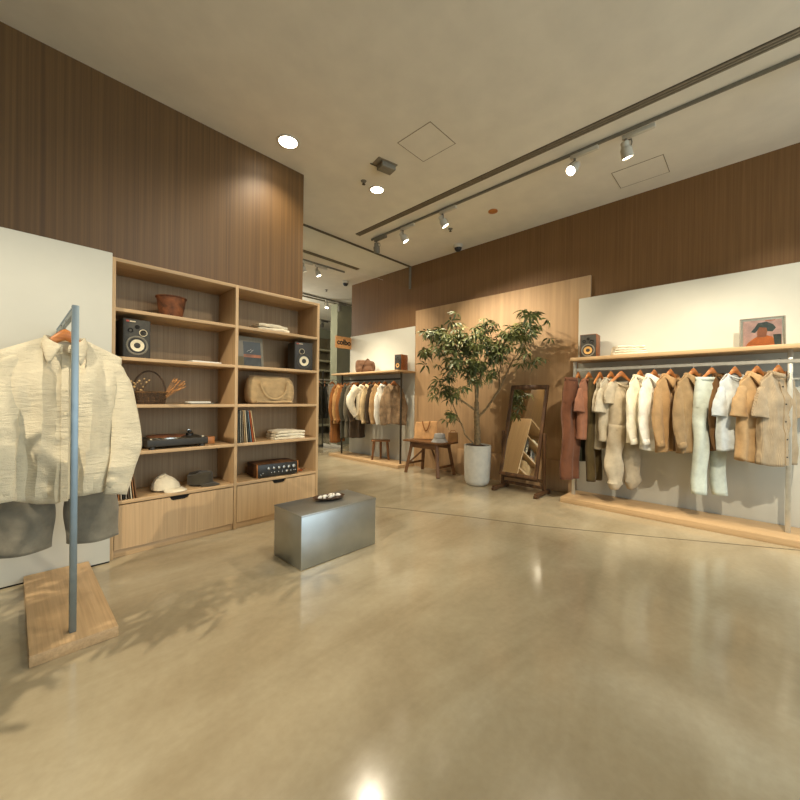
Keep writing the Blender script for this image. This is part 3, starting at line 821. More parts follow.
MB().box((-.141, -.0013, .008), (-.055, .0005, .10)).build('picture', M['far_dark'], t, label='dark lower left corner of the sleeve')

# canvas bag
def soft_bag(name, label, loc, rz, w, h, d, mat, ph=0, handles=True, slump=.0):
    t = thing(name, label, 'bag', loc, rz)
    mb = MB(); N = 40; rows = []
    for j in range(25):
        v = j/24; a = v*pi
        zc = h*(.5-.5*cos(a)); sc = max(.02, sin(a))**.28
        row = []
        for i in range(N):
            th = 2*pi*i/N; cx, sy = cos(th), sin(th)
            x = w/2*sc**.6*math.copysign(abs(cx)**.45, cx); y = d/2*sc*math.copysign(abs(sy)**.6, sy)*(1-.45*v)
            wob = .008*sin(x*30+zc*40+ph)+.026*mnoise.noise((x*13, zc*16+ph, sy*2))+.012*mnoise.noise((x*34+ph, zc*30, sy))
            row.append((x*(1-.06*v), y+wob*math.copysign(1, sy)*abs(sy), zc-slump*v*(x/w+.5)+(.006*sin(x*24+ph)+.018*mnoise.noise((x*12, ph, 1)))*v))
        rows.append(row)
    mb.grid(rows, True, True, True); mb.build('body', mat, t)
    if handles:
        for s in (-1, 1):
            mb = MB(); yb = s*(d/2+.004)
            xs = .27*w
            path = []
            for i in range(25):
                u = i/24; a = pi*u
                path.append((-xs*cos(a)*(1 if True else 1), yb*(.96 if s < 0 else .8), (h*.80-h*.62*sin(a)) if s < 0 else h*.7+.12*h*sin(a)))
            mb.tube(path, .011, 8, True, .5); mb.build('handle', mat, t)
        mb = MB(); mb.tube([(-.42*w, -.0, h*1.0), (0, 0, h*1.005), (.42*w, 0, h*.985)], .006, 8); mb.build('zip_seam', mat, t)
        mb = MB(); mb.tube([(w*(.36*(u/10)*2-.36), -d/2-.002, h*.08+.004*sin(u)) for u in range(11)], .010, 8); mb.build('bottom_piping', mat, t)
    return t
soft_bag('duffle_bag', 'tan canvas duffle bag with looped handles on the right bay shelf', (1.87, SY+.15, SH[2]), D(-4), .52, .285, .25, FB['canvas'])

# amplifier
t = thing('amplifier', 'vintage black amplifier with silver knobs on the bottom right shelf', 'amplifier', (1.905, SY+.02, SH[4]), D(-3))
MB().box((-.215, .012, .008), (.215, .27, .138), .003).build('case', M['oldwood'], t, label='dark wooden case')
MB().box((-.212, 0, .012), (.212, .014, .134), .002).build('front_panel', M['blackplastic'], t)
for s in (-1, 1): MB().box((s*.2185-.004, -.004, .006), (s*.2185+.004, .016, .14), .002).build('side_trim', M['orange_wood'], t)
q = Matrix.Rotation(pi/2, 4, 'X')
for k in range(6):
    r = .0145 if k < 5 else .018
    MB().lathe([(r, 0), (r*.92, .018), (.0005, .019)], (-.11+k*.055, 0, .095), 18, q).build('knob', M['chrome'], t)
for x, r in ((-.185, .008), (-.165, .008), (-.075, .006), (-.045, .007), (0, .007), (.04, .007), (.09, .013), (.135, .007), (.17, .006), (.188, .006)):
    MB().lathe([(r, 0), (r*.9, .01), (.0004, .0105)], (x, 0, .05 if x > -.15 else .035+(x+.185)*.6), 12, q).build('switch_knob', M['chrome'], t)
for x in (-.18, .18):
    for y in (.03, .24): MB().lathe([(.014, 0), (.014, .009)], (x, y, 0), 12, None, True, True).build('foot', M['blackplastic'], t)
t = thing('copper_dish', 'small copper dish right of the amplifier', 'dish', (2.215, SY+.12, SH[4]))
MB().lathe([(.0005, .002), (.03, .002), (.036, .02), (.034, .02), (.028, .006), (.0005, .006)], (0, 0, 0), 20).build('bowl', M['copper'], t)
MB().tube([(.034, 0, .018), (.055, 0, .02), (.06, 0, .016)], .003, 6).build('handle', M['copper'], t)

# ------------------------------------------------------------------ steel plinth table
t = thing('display_plinth', 'low brushed steel box table on the floor before the shelves', 'table', (1.805, 2.54, 0))
ms, nt, b = newmat('brushed_steel_sheet')
f = noise(nt, coords(nt, (2, 2, 60)), 1, 4); f2 = noise(nt, coords(nt, (1, 1, 1)), 5, 5)
link(nt, ramp(nt, f2, [(.3, (164, 168, 166)), (.7, (178, 182, 180))]), b.inputs['Base Color'])
b.inputs['Metallic'].default_value = .95
mr = nt.nodes.new('ShaderNodeMapRange'); link(nt, f, mr.inputs['Value']); mr.inputs['To Min'].default_value = .30; mr.inputs['To Max'].default_value = .40
link(nt, mr.outputs['Result'], b.inputs['Roughness'])
MB().box((-.36, -.198, .006), (.36, .198, .386), .001).build('body', ms, t)
MB().box((-.363, -.201, .386), (.363, .201, .398), .0015).build('top_sheet', ms, t)
MB().box((-.34, -.18, 0), (.34, .18, .006)).build('foot_rim', M['dark_gap'], t)
t = thing('tray', 'dark oval wooden tray with pale pieces on the steel table', 'tray', (1.855, 2.585, .398), D(-14))
MB().lathe([(.0005, .003), (.07, .003), (.1, .012), (.112, .026), (.108, .027), (.095, .016), (.068, .008), (.0005, .008)], (0, 0, 0), 32, Matrix.Diagonal((1.25, .72, 1, 1))).build('dish', M['traywood'], t)
pcs = [(-.075, .0, .055, 20), (-.03, .015, .05, -30), (.015, -.012, .055, 10), (.05, .02, .052, 40), (.085, .008, .05, -15), (-.05, -.025, .045, 60), (.03, .035, .045, 0)]
for k, (x, y, L_, a) in enumerate(pcs):
    mb = MB(); n = 8
    mb.tube([(lerp(-L_/2, L_/2, i/n), .006*sin(i*1.1+k), .004*sin(i/n*pi)) for i in range(n+1)], [max(.003, .015*sin(pi*(i+.6)/(n+1.2))) for i in range(n+1)], 10, True, .6)
    c = Vector((x, y, 0)); c.rotate(Euler((0, 0, D(-14))))
    o = mb.build('shell', M['ceram'], None, loc=(1.855+c.x, 2.585+c.y, .398+.02), rot=(0, 0, D(a)))
    tag(o, 'white shell piece heaped in the dark tray on the steel table', 'shell', 'white pieces in the tray')

# ------------------------------------------------------------------ right rack
XR = 4.91; ZR = 1.638
t = thing('clothes_rack', 'oak and nickel clothes rack with shelf along the right white panel', 'clothes rack', (0, 0, 0))
MB().box((4.69, -1.0, 0), (5.19, 1.72, .066), .003).build('base', M['oak_y'], t)
MB().box((4.80, -1.0, 1.745), (5.20, 1.665, 1.785), .003).build('shelf', M['oak_y'], t)
mb = MB()
mb.bar((XR, 1.62, ZR), (XR, -1.0, ZR), .02, .034); mb.build('rail', M['nickel'], t)
for y in (1.645, -.235): MB().box((4.93-.018, y-.018, .066), (4.93+.018, y+.018, 1.745), .002).build('post', M['nickel'], t)
mb = MB(); mb.bar((5.185, 1.66, 1.50), (5.185, -1.0, 1.50), .03, .05); mb.build('wall_batten', M['white'], t)

hg = 'hangers on the right rack'
def R_h(y, a, label): return hanger((XR, y, ZR+.012), D(a), label, hg)
dz = ZR+.005
G = 'clothes on the right rack'
R_h(1.600, -6, 'wooden hanger holding the rust trousers at the far end of the right rack')
make_trousers('trousers', 'rust brown wide-leg trousers at the far left end of the right rack', 'trousers', (XR-.14, 1.635, dz), D(-18), FB['rust'], ww=.11, L=1.24, lw=.075, hw=.095, drop=.11, rise=.3, sp=.06, ph=.3, depth=.055, group=G)
make_trousers('trousers', 'near-black green trousers showing just behind the terracotta tee', 'trousers', (XR+.08, 1.545, dz), D(-8), FB['black_green'], ww=.12, L=1.02, lw=.07, hw=.07, drop=.12, rise=.3, sp=.05, ph=1.3, depth=.04, group=G)
R_h(1.477, -17, 'wooden hanger in the terracotta tee on the right rack')
make_shirt('t_shirt', 'terracotta short-sleeve tee on the right rack near its far end', 't-shirt', (XR, 1.477, dz), D(-17), FB['terracotta'], ws=.22, wb=.23, wh=.235, L=.80, long=False, col='crew', open_=False, ph=.4, group=G)
make_trousers('trousers', 'dark olive trousers hanging below the terracotta tee', 'trousers', (XR+.02, 1.41, dz), D(-12), FB['olive'], ww=.13, L=1.24, lw=.075, hw=.07, drop=.12, rise=.3, sp=.075, ph=2.3, depth=.045, group=G)
R_h(1.352, -14, 'wooden hanger between the terracotta tee and the oatmeal blouse')
make_shirt('blouse', 'narrow grey beige blouse wedged between terracotta tee and oatmeal blouse', 'blouse', (XR+.05, 1.335, dz), D(-12), FB['greybeige'], ws=.17, wb=.17, wh=.16, L=.92, long=False, col='none', open_=False, ph=2.2, depth=.05, group=G)
R_h(1.233, -21, 'wooden hanger in the oatmeal ribbed short-sleeve blouse')
make_shirt('blouse', 'oatmeal ribbed short-sleeve blouse left of the oatmeal jumpsuit', 'blouse', (XR-.01, 1.235, dz), D(-21), FB['oatmeal_mel'], ws=.22, wb=.21, wh=.2, L=.80, long=False, col='crew', open_=False, ph=1.2, depth=.065, group=G)
R_h(1.127, -42, 'wooden hanger turned face-on above the oatmeal jumpsuit')
t = make_shirt('jumpsuit', 'oatmeal long jumpsuit with gathered front and balloon legs on the right rack', 'jumpsuit', (XR-.01, 1.10, dz), D(-34), FB['oatmeal'], ws=.2, wb=.21, wh=.22, L=.62, long=False, col='crew', open_=True, ph=2.9, depth=.08, group=G, drop=.11,
               sl={-1: ([(-.12, 0, -.2), (-.19, -.01, -.3), (-.20, -.02, -.42)], [.06, .07, .06]), 1: ([(.12, 0, -.2), (.17, -.01, -.3), (.18, -.02, -.42)], [.06, .07, .06])}, fold=.02)
mb = MB()
for s, zb in ((-1, -1.40), (1, -1.41)):
    n = 22; path = [(s*(.085+.045*v), -.01+.015*sin(v*6+s), lerp(-.66, zb, v)) for v in [i/n for i in range(n+1)]]
    mb.tube(path, [(.105*(1-.12*v)+.02*sin(v*14+s)*v if v < .9 else .105*(1-.12*v)*(1-(v-.9)*5)) for v in [i/n for i in range(n+1)]], 20, False, .7, lambda v, a: 1+.1*sin(3*a+v*9), up=(0, 1, 0))
mb.build('legs', FB['oatmeal'], t, thick=.004)
R_h(.937, -21, 'wooden hanger in the boxy off-white top on the right rack')
make_shirt('shirt', 'boxy off-white long-sleeve top between the jumpsuit and white shirt', 'shirt', (XR-.01, .937, dz), D(-21), FB['offwhite'], ws=.225, wb=.235, wh=.23, L=.80, long=True, col='band', open_=True, ph=.9, group=G, drop=.045)
R_h(.804, -26, 'wooden hanger in the white collared shirt on the right rack')
make_shirt('shirt', 'white collared long-sleeve shirt left of the tan work jacket', 'shirt', (XR-.01, .804, dz), D(-26), FB['white_cotton'], ws=.225, wb=.235, wh=.23, L=.90, long=True, col='shirt', ph=1.9, group=G, drop=.04, tail=.04)
R_h(.658, -30, 'wooden hanger in the tan work jacket on the right rack')
make_shirt('jacket', 'tan jacket with dark striped front right of the white shirt', 'jacket', (XR-.01, .658, dz), D(-30), FB['tan'], ws=.235, wb=.245, wh=.23, L=.88, long=True, col='shirt', ph=2.5, group=G, drop=.045, inner=FB['brown_stripe'], nbtn=5)
R_h(.461, -36, 'wooden hanger in the khaki brown shirt left of the pale jeans')
make_shirt('shirt', 'khaki brown long-sleeve shirt just left of the pale jeans', 'shirt', (XR-.01, .461, dz), D(-36), FB['khaki'], ws=.235, wb=.245, wh=.23, L=.88, long=True, col='shirt', ph=3.4, group=G, drop=.045, inner=FB['brown_dark'], nbtn=5)
R_h(.316, -40, 'wooden hanger turned face-on above the pale mint jeans')
make_trousers('jeans', 'pale mint jeans hanging on the right rack beside the ice blue tee', 'jeans', (XR-.03, .345, dz-.01), D(-42), FB['mint'], ww=.125, L=1.18, lw=.068, hw=.07, drop=.13, rise=.30, sp=.068, ph=.5, depth=.055, group=G, legs=((-.005, 0), (.085, -.01)))
make_shirt('shirt', 'dark brown shirt mostly hidden behind the pale mint jeans', 'shirt', (XR+.07, .25, dz), D(-28), FB['brown_dark'], ws=.15, wb=.16, wh=.18, L=.82, long=True, col='band', ph=1.4, group=G, depth=.04)
R_h(.141, -34, 'wooden hanger in the ice blue tee on the right rack')
make_shirt('t_shirt', 'ice blue short-sleeve tee right of the pale mint jeans', 't-shirt', (XR-.01, .141, dz), D(-34), FB['iceblue'], ws=.225, wb=.235, wh=.235, L=.80, long=False, col='crew', open_=False, ph=1.7, group=G)
R_h(-.016, -38, 'wooden hanger in the camel short-sleeve shirt on the right rack')
make_shirt('shirt', 'camel short-sleeve collared shirt left of the striped taupe shirt', 'shirt', (XR-.02, -.016, dz), D(-38), FB['camel'], ws=.235, wb=.25, wh=.245, L=.90, long=False, col='shirt', ph=.2, group=G, inner=FB['khaki'], nbtn=0, tail=.03)
R_h(-.158, -36, 'wooden hanger nearest the right post, in the striped taupe shirt')
make_shirt('shirt', 'striped taupe short-sleeve button shirt nearest the right post', 'shirt', (XR-.01, -.155, dz), D(-37), FB['taupe_stripe'], ws=.24, wb=.25, wh=.25, L=.92, long=False, col='band', ph=1.0, group=G, nbtn=5, tail=.03)

# on the right shelf
ZS = 1.785
speaker('loudspeaker', 'small walnut-sided speaker at the far end of the right shelf', (4.945, 1.50, ZS), D(-86), .19, .295, .20, M['walnut_case'], M['baffle'], M['gold'], 'j', badge=False)
for k, nm in enumerate(('lowest', 'second from the bottom', 'third from the bottom', 'topmost')):
    folded('folded_towel', 'cream folded towel, %s of four on the right shelf' % nm, 'towel', (4.99, 1.07+.004*k, ZS+.027*k), D(-70+3*k), .34-.02*k, .24, .028, FB['towel' if k % 2 else 'offwhite'], 'folded towels on the right shelf', k*1.3, 3)
t = thing('framed_record', 'clear framed pink record sleeve with orange figure on the right shelf', 'picture', (4.97, -.05, ZS), rot=(D(-7), 0, D(-84)))
pk = plain('sleeve_pink', (238, 184, 172), .5, 0, 14, .12); og = plain('sleeve_orange', (220, 122, 62), .5, 0, 14, .08); bl = plain('sleeve_slate', (84, 92, 88), .5, 0, 14, .1); sk = plain('sleeve_brown', (186, 116, 84), .5, 0, 14, .1)
MB().box((-.155, .003, 0), (.155, .014, .29), .001).build('backing', M['paper'], t)
MB().box((-.135, -.0005, .012), (.135, .003, .268)).build('sleeve_picture', pk, t, label='pink picture field')
def poly(pts, y, mat, name, label=None):
    mb = MB(); a = [mb.bm.verts.new((x, y, z)) for x, z in pts]; b_ = [mb.bm.verts.new((x, .002, z)) for x, z in pts]
    mb.bm.faces.new(a)
    for i in range(len(pts)): mb.bm.faces.new((a[i], b_[i], b_[(i+1) % len(pts)], a[(i+1) % len(pts)]))
    return mb.build(name, mat, t, label=label)
poly([(-.12, .012), (-.10, .05), (-.06, .09), (-.02, .115), (.03, .115), (.07, .10), (.09, .05), (.10, .012)], -.0012, og, 'figure_shoulders', 'orange shoulders')
poly([(-.035, .10), (.025, .10), (.035, .15), (.03, .20), (-.02, .205), (-.035, .16)], -.0016, sk, 'figure_face', 'brown face shape')
poly([(-.08, .155), (-.05, .20), (-.03, .24), (.03, .25), (.075, .22), (.095, .185), (.07, .15), (.035, .155), (.03, .19), (-.02, .2), (-.035, .165), (-.05, .145)], -.0021, bl, 'figure_hat', 'dark hat shape')
poly([(.085, .012), (.13, .012), (.13, .12), (.075, .12)], -.0013, bl, 'dark_block', 'slate block')
poly([(.02, .255), (.09, .258), (.09, .264), (.02, .262)], -.0012, og, 'title_line', 'small orange title line')
for a, b2 in (((-.16, -.004, 0), (-.15, .016, .295)), ((.15, -.004, 0), (.16, .016, .295)), ((-.15, -.004, .285), (.15, .016, .295)), ((-.15, -.004, 0), (.15, .016, .006))):
    MB().box(a, b2, .001).build('frame_edge', M['grey_fixture'], t)
MB().box((-.15, -.0042, .006), (.15, -.003, .285)).build('glazing', gm, t, label='clear glazing')

# ------------------------------------------------------------------ mirror
t = thing('floor_mirror', 'worn dark wood cheval mirror leaning by the oak backdrop', 'mirror', (4.76, 2.29, 0), D(-90.4))
# local x = along the wall (toward the camera right), local y = away from the camera (into the wall)
mm, nt, b = newmat('mirror_glass'); b.inputs['Metallic'].default_value = 1; b.inputs['Roughness'].default_value = .02
b.inputs['Base Color'].default_value = (.80, .80, .74, 1)
LEAN = D(-15)
def leaned(z, y=0): return Matrix.Translation((0, -.05, .225)) @ Matrix.Rotation(LEAN, 4, 'X')
LM = leaned(0)
W2, HH = .25, 1.27
for s in (-1, 1): MB().box((s*W2-(.022), -.018, 0), (s*W2+.022, .018, HH), .004, 2, LM).build('frame_stile', M['mirrorwood'], t)
MB().box((-W2-.022, -.02, HH-.05), (W2+.022, .02, HH+.008), .004, 2, LM).build('frame_rail', M['mirrorwood'], t, label='top rail')
MB().box((-W2-.022, -.02, -.01), (W2+.022, .02, .035), .004, 2, LM).build('frame_rail', M['mirrorwood'], t, label='bottom rail')
MB().box((-W2, -.004, .03), (W2, .006, HH-.04), 0, 2, LM).build('mirror_glass', mm, t, label='mirror glass')
for s in (-1, 1):
    x = s*(W2+.048)
    MB().box((x-.018, .075, .05), (x+.018, .113, .80), .004).build('stand_post', M['mirrorwood'], t)
    mb = MB(); mb.lathe([(.0005, .02), (.018, .018), (.022, 0)], (x, .094, .80), 16); mb.build('finial', M['mirrorwood'], t)
    mb = MB(); mb.box((x-.024, -.16, .012), (x+.024, .24, .062), .008, 2); mb.box((x-.026, -.175, 0), (x+.026, -.09, .04), .008); mb.box((x-.026, .17, 0), (x+.026, .255, .04), .008)
    mb.build('foot', M['mirrorwood'], t)
MB().box((-W2-.04, .082, .075), (W2+.04, .105, .115), .003).build('stretcher', M['mirrorwood'], t)
MB().box((-W2-.04, .082, .16), (W2+.04, .105, .20), .003).build('stretcher', M['mirrorwood'], t)

# ------------------------------------------------------------------ potted tree
tx, ty = 4.76, 2.95
t = thing('potted_tree', 'tall umbrella tree in a white cylinder pot beside the mirror', 'plant', (tx, ty, 0))
MB().lathe([(.0005, 0), (.13, 0), (.16, .02), (.18, .07), (.194, .3), (.197, .575), (.193, .585), (.18, .583), (.178, .55), (.0005, .545)], (0, 0, 0), 40).build('pot', M['pot'], t)
MB().lathe([(.179, .548), (.15, .565), (.08, .585), (.0005, .592)], (0, 0, 0), 30).build('soil', M['soil'], t)
Rv = Vector((.69, -.723, 0))       # along the picture's right
br = []
def pv(r, z, dpt=0): return Rv*r + Vector((0, 0, z)) + Vector((.723, .69, 0))*dpt
trunk = [pv(0, .56), pv(-.01, .8), pv(-.02, 1.02), pv(-.02, 1.2), pv(0, 1.42, -.05)]
branches = [
 ([pv(0, .56), pv(-.005, .8), pv(-.02, 1.02), pv(-.02, 1.22)], [.052, .044, .04, .032]),
 ([pv(-.02, 1.2), pv(-.05, 1.45, -.05), pv(-.2, 1.75, -.1), pv(-.45, 2.05, -.12), pv(-.62, 2.2, -.1)], [.022, .017, .013, .009, .005]),
 ([pv(-.02, 1.22), pv(.0, 1.5), pv(.08, 1.8, -.05), pv(.15, 2.15, -.05)], [.022, .016, .011, .006]),
 ([pv(-.01, .98), pv(.12, 1.12, -.02), pv(.28, 1.4, -.12), pv(.42, 1.8, -.26), pv(.62, 2.1, -.40)], [.02, .016, .013, .01, .005]),
 ([pv(-.015, 1.08), pv(-.2, 1.2, -.05), pv(-.38, 1.32, -.1), pv(-.55, 1.35, -.1)], [.018, .013, .009, .005]),
 ([pv(-.04, .58), pv(-.2, .74, -.05), pv(-.25, .9, -.08), pv(-.36, .98, -.08), pv(-.45, 1.0, -.06)], [.012, .01, .008, .006, .004]),
 ([pv(-.2, .78, -.05), pv(-.3, 1.0), pv(-.38, 1.2), pv(-.42, 1.4)], [.009, .008, .007, .004]),
 ([pv(-.05, 1.45, -.05), pv(-.2, 1.55, -.2), pv(-.42, 1.7, -.3)], [.013, .009, .005]),
 ([pv(.0, 1.5), pv(-.12, 1.85, .05), pv(-.25, 2.15, .08)], [.013, .009, .005]),
 ([pv(.28, 1.4, -.12), pv(.3, 1.65, -.05), pv(.32, 1.95, -.1)], [.011, .008, .005]),
 ([pv(.42, 1.8, -.26), pv(.52, 1.85, -.36), pv(.64, 1.85, -.42)], [.008, .006, .004]),
]
mb = MB(); mb.tube(branches[0][0], branches[0][1], 12); mb.build('trunk', M['bark'], t)
for p, r in branches[1:]:
    MB().tube(p, r, 8).build('branch', M['bark'], t)
lobes = [ # r, z, depth, spread r, spread z, count
 (-.66, 2.22, -.1, .22, .13, 16), (-.40, 2.18, -.1, .22, .14, 20), (-.25, 1.98, -.15, .28, .16, 26), (-.32, 1.74, -.3, .22, .14, 16),
 (.0, 2.12, -.05, .24, .16, 22), (.08, 2.32, -.05, .2, .1, 9), (-.5, 1.9, -.12, .18, .14, 8), (-.44, 1.62, -.1, .15, .13, 8), (-.2, 1.52, -.2, .14, .11, 6), (.12, 1.62, -.1, .14, .12, 7), (-.62, 1.98, -.1, .16, .12, 6), (.12, 1.95, -.1, .2, .16, 16), (-.02, 1.74, -.15, .24, .12, 16), (.32, 2.05, -.2, .18, .14, 14),
 (.42, 2.16, -.3, .2, .15, 13), (.64, 2.14, -.42, .2, .17, 16), (.56, 2.38, -.38, .13, .10, 7), (.60, 1.80, -.42, .17, .07, 7),
 (-.46, 1.38, -.1, .2, .1, 16), (-.36, 1.30, -.05, .12, .07, 6), (-.42, 1.02, -.07, .10, .05, 6), (-.8, 1.92, -.1, .06, .12, 5)]
mb = MB(); rl = random.Random(11); st = MB()
def leaflet(mb, o, d, nrm, L, W):
    side = d.cross(nrm).normalized(); rows = []
    for j in range(6):
        v = j/5; w = W*sin(pi*min(1, v*.93+.06))**.8
        c = o + d*(L*v) + nrm*(-.35*L*v*v + .06*L*sin(pi*v))
        rows.append([c-side*w+nrm*w*.25, c, c+side*w+nrm*w*.25])
    mb.grid(rows)
for (lr, lz, ld, sr_, sz_, n) in lobes:
    for k in range(int(n*1.3)):
        r = lr+rl.gauss(0, .55)*sr_; z = lz+rl.gauss(0, .6)*sz_; dd = ld+rl.gauss(0, .16)
        c = pv(r, z, dd)
        if c.x+tx > 5.06: c.x = 5.06-tx-rl.random()*.1
        out = Vector((c.x*.5, c.y*.5, .35)).normalized()
        tilt = Vector((rl.gauss(0, .45), rl.gauss(0, .45), 1.0)).normalized()
        a0 = rl.random()*6.28; nl = rl.choice((6, 7, 8, 8)); L = rl.uniform(.085, .135)
        ex = tilt.orthogonal().normalized(); ey = tilt.cross(ex)
        st.tube([c-tilt*.02-out*.10+Vector((0, 0, -.05)), c-tilt*.02, c], .0022, 4, False)
        for q_ in range(nl):
            a = a0+2*pi*q_/nl+rl.uniform(-.15, .15)
            d = (ex*cos(a)+ey*sin(a) + tilt*rl.uniform(-.5, .05)).normalized()
            nn = (tilt - d*tilt.dot(d)).normalized()
            leaflet(mb, c+d*.015, d, nn, L*rl.uniform(.8, 1.15), L*.13)
def leafmat():
    m, nt, b = newmat('schefflera_leaf')
    f = noise(nt, coords(nt, (1, 1, 1)), 3.2, 4)
    link(nt, ramp(nt, f, [(.32, (72, 80, 42)), (.52, (100, 107, 58)), (.70, (158, 160, 94))]), b.inputs['Base Color'])
    b.inputs['Roughness'].default_value = .5
    b.inputs['Subsurface Weight'].default_value = 0
    return m
mb.build('foliage', leafmat(), t); sk_ = st.build('leaf_stalks', M['leaf'], t); sk_['kind'] = 'stuff'

dup(t, (-1.32, 2.10, 0), D(70), 'second umbrella tree in a white pot, left of the cream shirt stand').scale = (.82, .82, .82)
# ------------------------------------------------------------------ bench with bag and hat
t = thing('wooden_bench', 'rustic brown wooden bench between the far rack and the pot', 'bench', (4.86, 3.93, 0))
bx0, bx1, by0, by1, bz = -.22, .22, -.42, .42, .555
MB().box((bx0, by0, bz-.028), (bx1, by1, bz), .006).build('seat', M['benchwood'], t)
for sx in (-1, 1):
    for sy_ in (-1, 1):
        MB().bar((sx*.22, sy_*.345, .002), (sx*.15, sy_*.26, bz-.02), .054, .054, .006).build('leg', M['benchwood'], t)
for sy_ in (-1, 1): MB().bar((-.2, sy_*.32, .16), (.2, sy_*.32, .16), .026, .034).build('stretcher', M['benchwood'], t)
for sx in (-1, 1): MB().box((sx*.16-.012, -.3, bz-.12), (sx*.16+.012, .3, bz-.028), .003).build('apron', M['benchwood'], t)
MB().bar((-.17, -.3, .18), (0, 0, bz-.05), .022, .03).build('brace', M['benchwood'], t)
MB().bar((-.17, .3, .18), (0, 0, bz-.05), .022, .03).build('brace', M['benchwood'], t)
# tote
t = thing('tote_bag', 'orange tan leather tote bag standing on the wooden bench', 'bag', (4.985, 4.12, .555), D(-52), rot=(D(-9), 0, D(-55))); t.scale = (1.12, 1, 1.12)
mb = MB(); N = 36; rows = []
for j in range(15):
    v = j/14; row = []
    for i in range(N):
        th = 2*pi*i/N
        x = lerp(.19, .165, v)*math.copysign(abs(cos(th))**.35, cos(th)); y = lerp(.05, .022, v)*math.copysign(abs(sin(th))**.6, sin(th))
        row.append((x+.004*sin(v*7), y+.006*sin(x*22+v*5)*v, .002+v*.27+.008*sin(x*16)*v))
    rows.append(row)
mb.grid(rows, True, True); mb.build('body', FB['tote'], t, thick=.003)
for s in (-1, 1):
    mb = MB(); mb.tube([(-.06+.12*(i/16), s*.05*(.6 if s > 0 else 1)-(.006 if s < 0 else 0), .275-.15*sin(pi*i/16) if s < 0 else .27-.09*sin(pi*i/16)) for i in range(17)], .008, 8, True, .5); mb.build('handle', FB['rustcoat'], t)
# bucket hat
t = thing('bucket_hat', 'pale grey bucket hat lying on the wooden bench beside the tote', 'hat', (4.82, 3.70, .556), D(20)); t.scale = (1.05, 1.05, 1.05)
MB().lathe([(.135, .0), (.128, .008), (.092, .06), (.085, .115), (.075, .128), (.04, .133), (.0005, .134)], (0, 0, 0), 30, Matrix.Diagonal((1.05, .95, 1, 1))).build('crown', FB['hat_grey'], t, thick=.003)
MB().lathe([(.096, .055), (.094, .072), (.09, .073)], (0, 0, 0), 30, Matrix.Diagonal((1.05, .95, 1, 1))).build('band', M['grey_fixture'], t)
t = thing('woven_pouch', 'small brown woven pouch standing behind the grey bucket hat', 'pouch', (5.01, 3.57, .556), D(-50))
mb = MB(); rows = []
for j in range(9):
    v = j/8; rows.append([(lerp(.085, .078, v)*math.copysign(abs(cos(2*pi*i/28))**.4, cos(2*pi*i/28)), lerp(.04, .03, v)*math.copysign(abs(sin(2*pi*i/28))**.5, sin(2*pi*i/28)), .001+v*.15) for i in range(28)])
mb.grid(rows, True, True, True); mb.build('body', FB['basket_weave'], t)
MB().tube([(-.05, 0, .148), (-.03, 0, .185), (.03, 0, .185), (.05, 0, .148)], .005, 6).build('strap', FB['rustcoat'], t)

# ------------------------------------------------------------------ far rack
XB = 4.92; ZB = 1.615
t = thing('clothes_rack', 'dark-framed oak clothes rack with shelf on the far white panel', 'clothes rack', (0, 0, 0))
MB().box((4.76, 4.58, 0), (5.19, 6.66, .06), .003).build('base', M['oak_y'], t)
MB().box((4.76, 4.60, 1.735), (5.235, 6.60, 1.77), .003).build('shelf', M['oak_y'], t)
mb = MB(); mb.bar((XB, 4.66, ZB), (XB, 6.45, ZB), .018, .03); mb.build('rail', M['black_steel'], t)
for y in (4.67, 6.42): MB().box((XB-.016, y-.01, .06), (XB+.016, y+.01, 1.735), .001).build('post', M['black_steel'], t)
hb = 'hangers on the far rack'; GB = 'clothes on the far rack'
zb = ZB+.005
def B_h(y, a, label): return hanger((XB, y, ZB+.01), D(a), label, hb)
far = [ # y, alpha, fabric, kind, L, label, hanger label
 (6.56, -4, 'rustcoat', 'coat', 1.28, 'rust brown long coat at the far left end of the far rack'),
 (6.44, -4, 'ochre', 'coat', .86, 'ochre shirt second from the left on the far rack'),
 (6.32, -4, 'rustcoat', 'coat', .84, 'small rust shirt third from the left on the far rack'),
 (6.19, -6, 'charcoal_cloth', 'coat', 1.16, 'charcoal green long coat left of the grey one on the far rack'),
 (6.05, -6, 'grey_cloth', 'coat', 1.14, 'mid grey long coat in the middle of the far rack'),
 (5.90, -6, 'espresso', 'coat', 1.13, 'espresso brown long coat left of the cream shirt on the far rack'),
 (5.70, -10, 'offwhite', 'shirt', .76, 'cream long-sleeve shirt with bent elbow on the far rack'),
 (5.52, -10, 'beige_cloth', 'shirt', .78, 'beige shirt right of the cream one on the far rack'),
 (5.38, -8, 'espresso', 'shirt', .70, 'thin dark brown shirt between two beige ones on the far rack'),
 (5.25, -10, 'tan', 'shirt', .74, 'tan shirt right of the thin dark brown one on the far rack'),
 (5.10, -12, 'white_cotton', 'shirt', .76, 'white shirt tucked left of the tweed jacket on the far rack'),
 (4.86, -30, 'tweed', 'jacket', .80, 'mottled tweed jacket at the near right end of the far rack')]
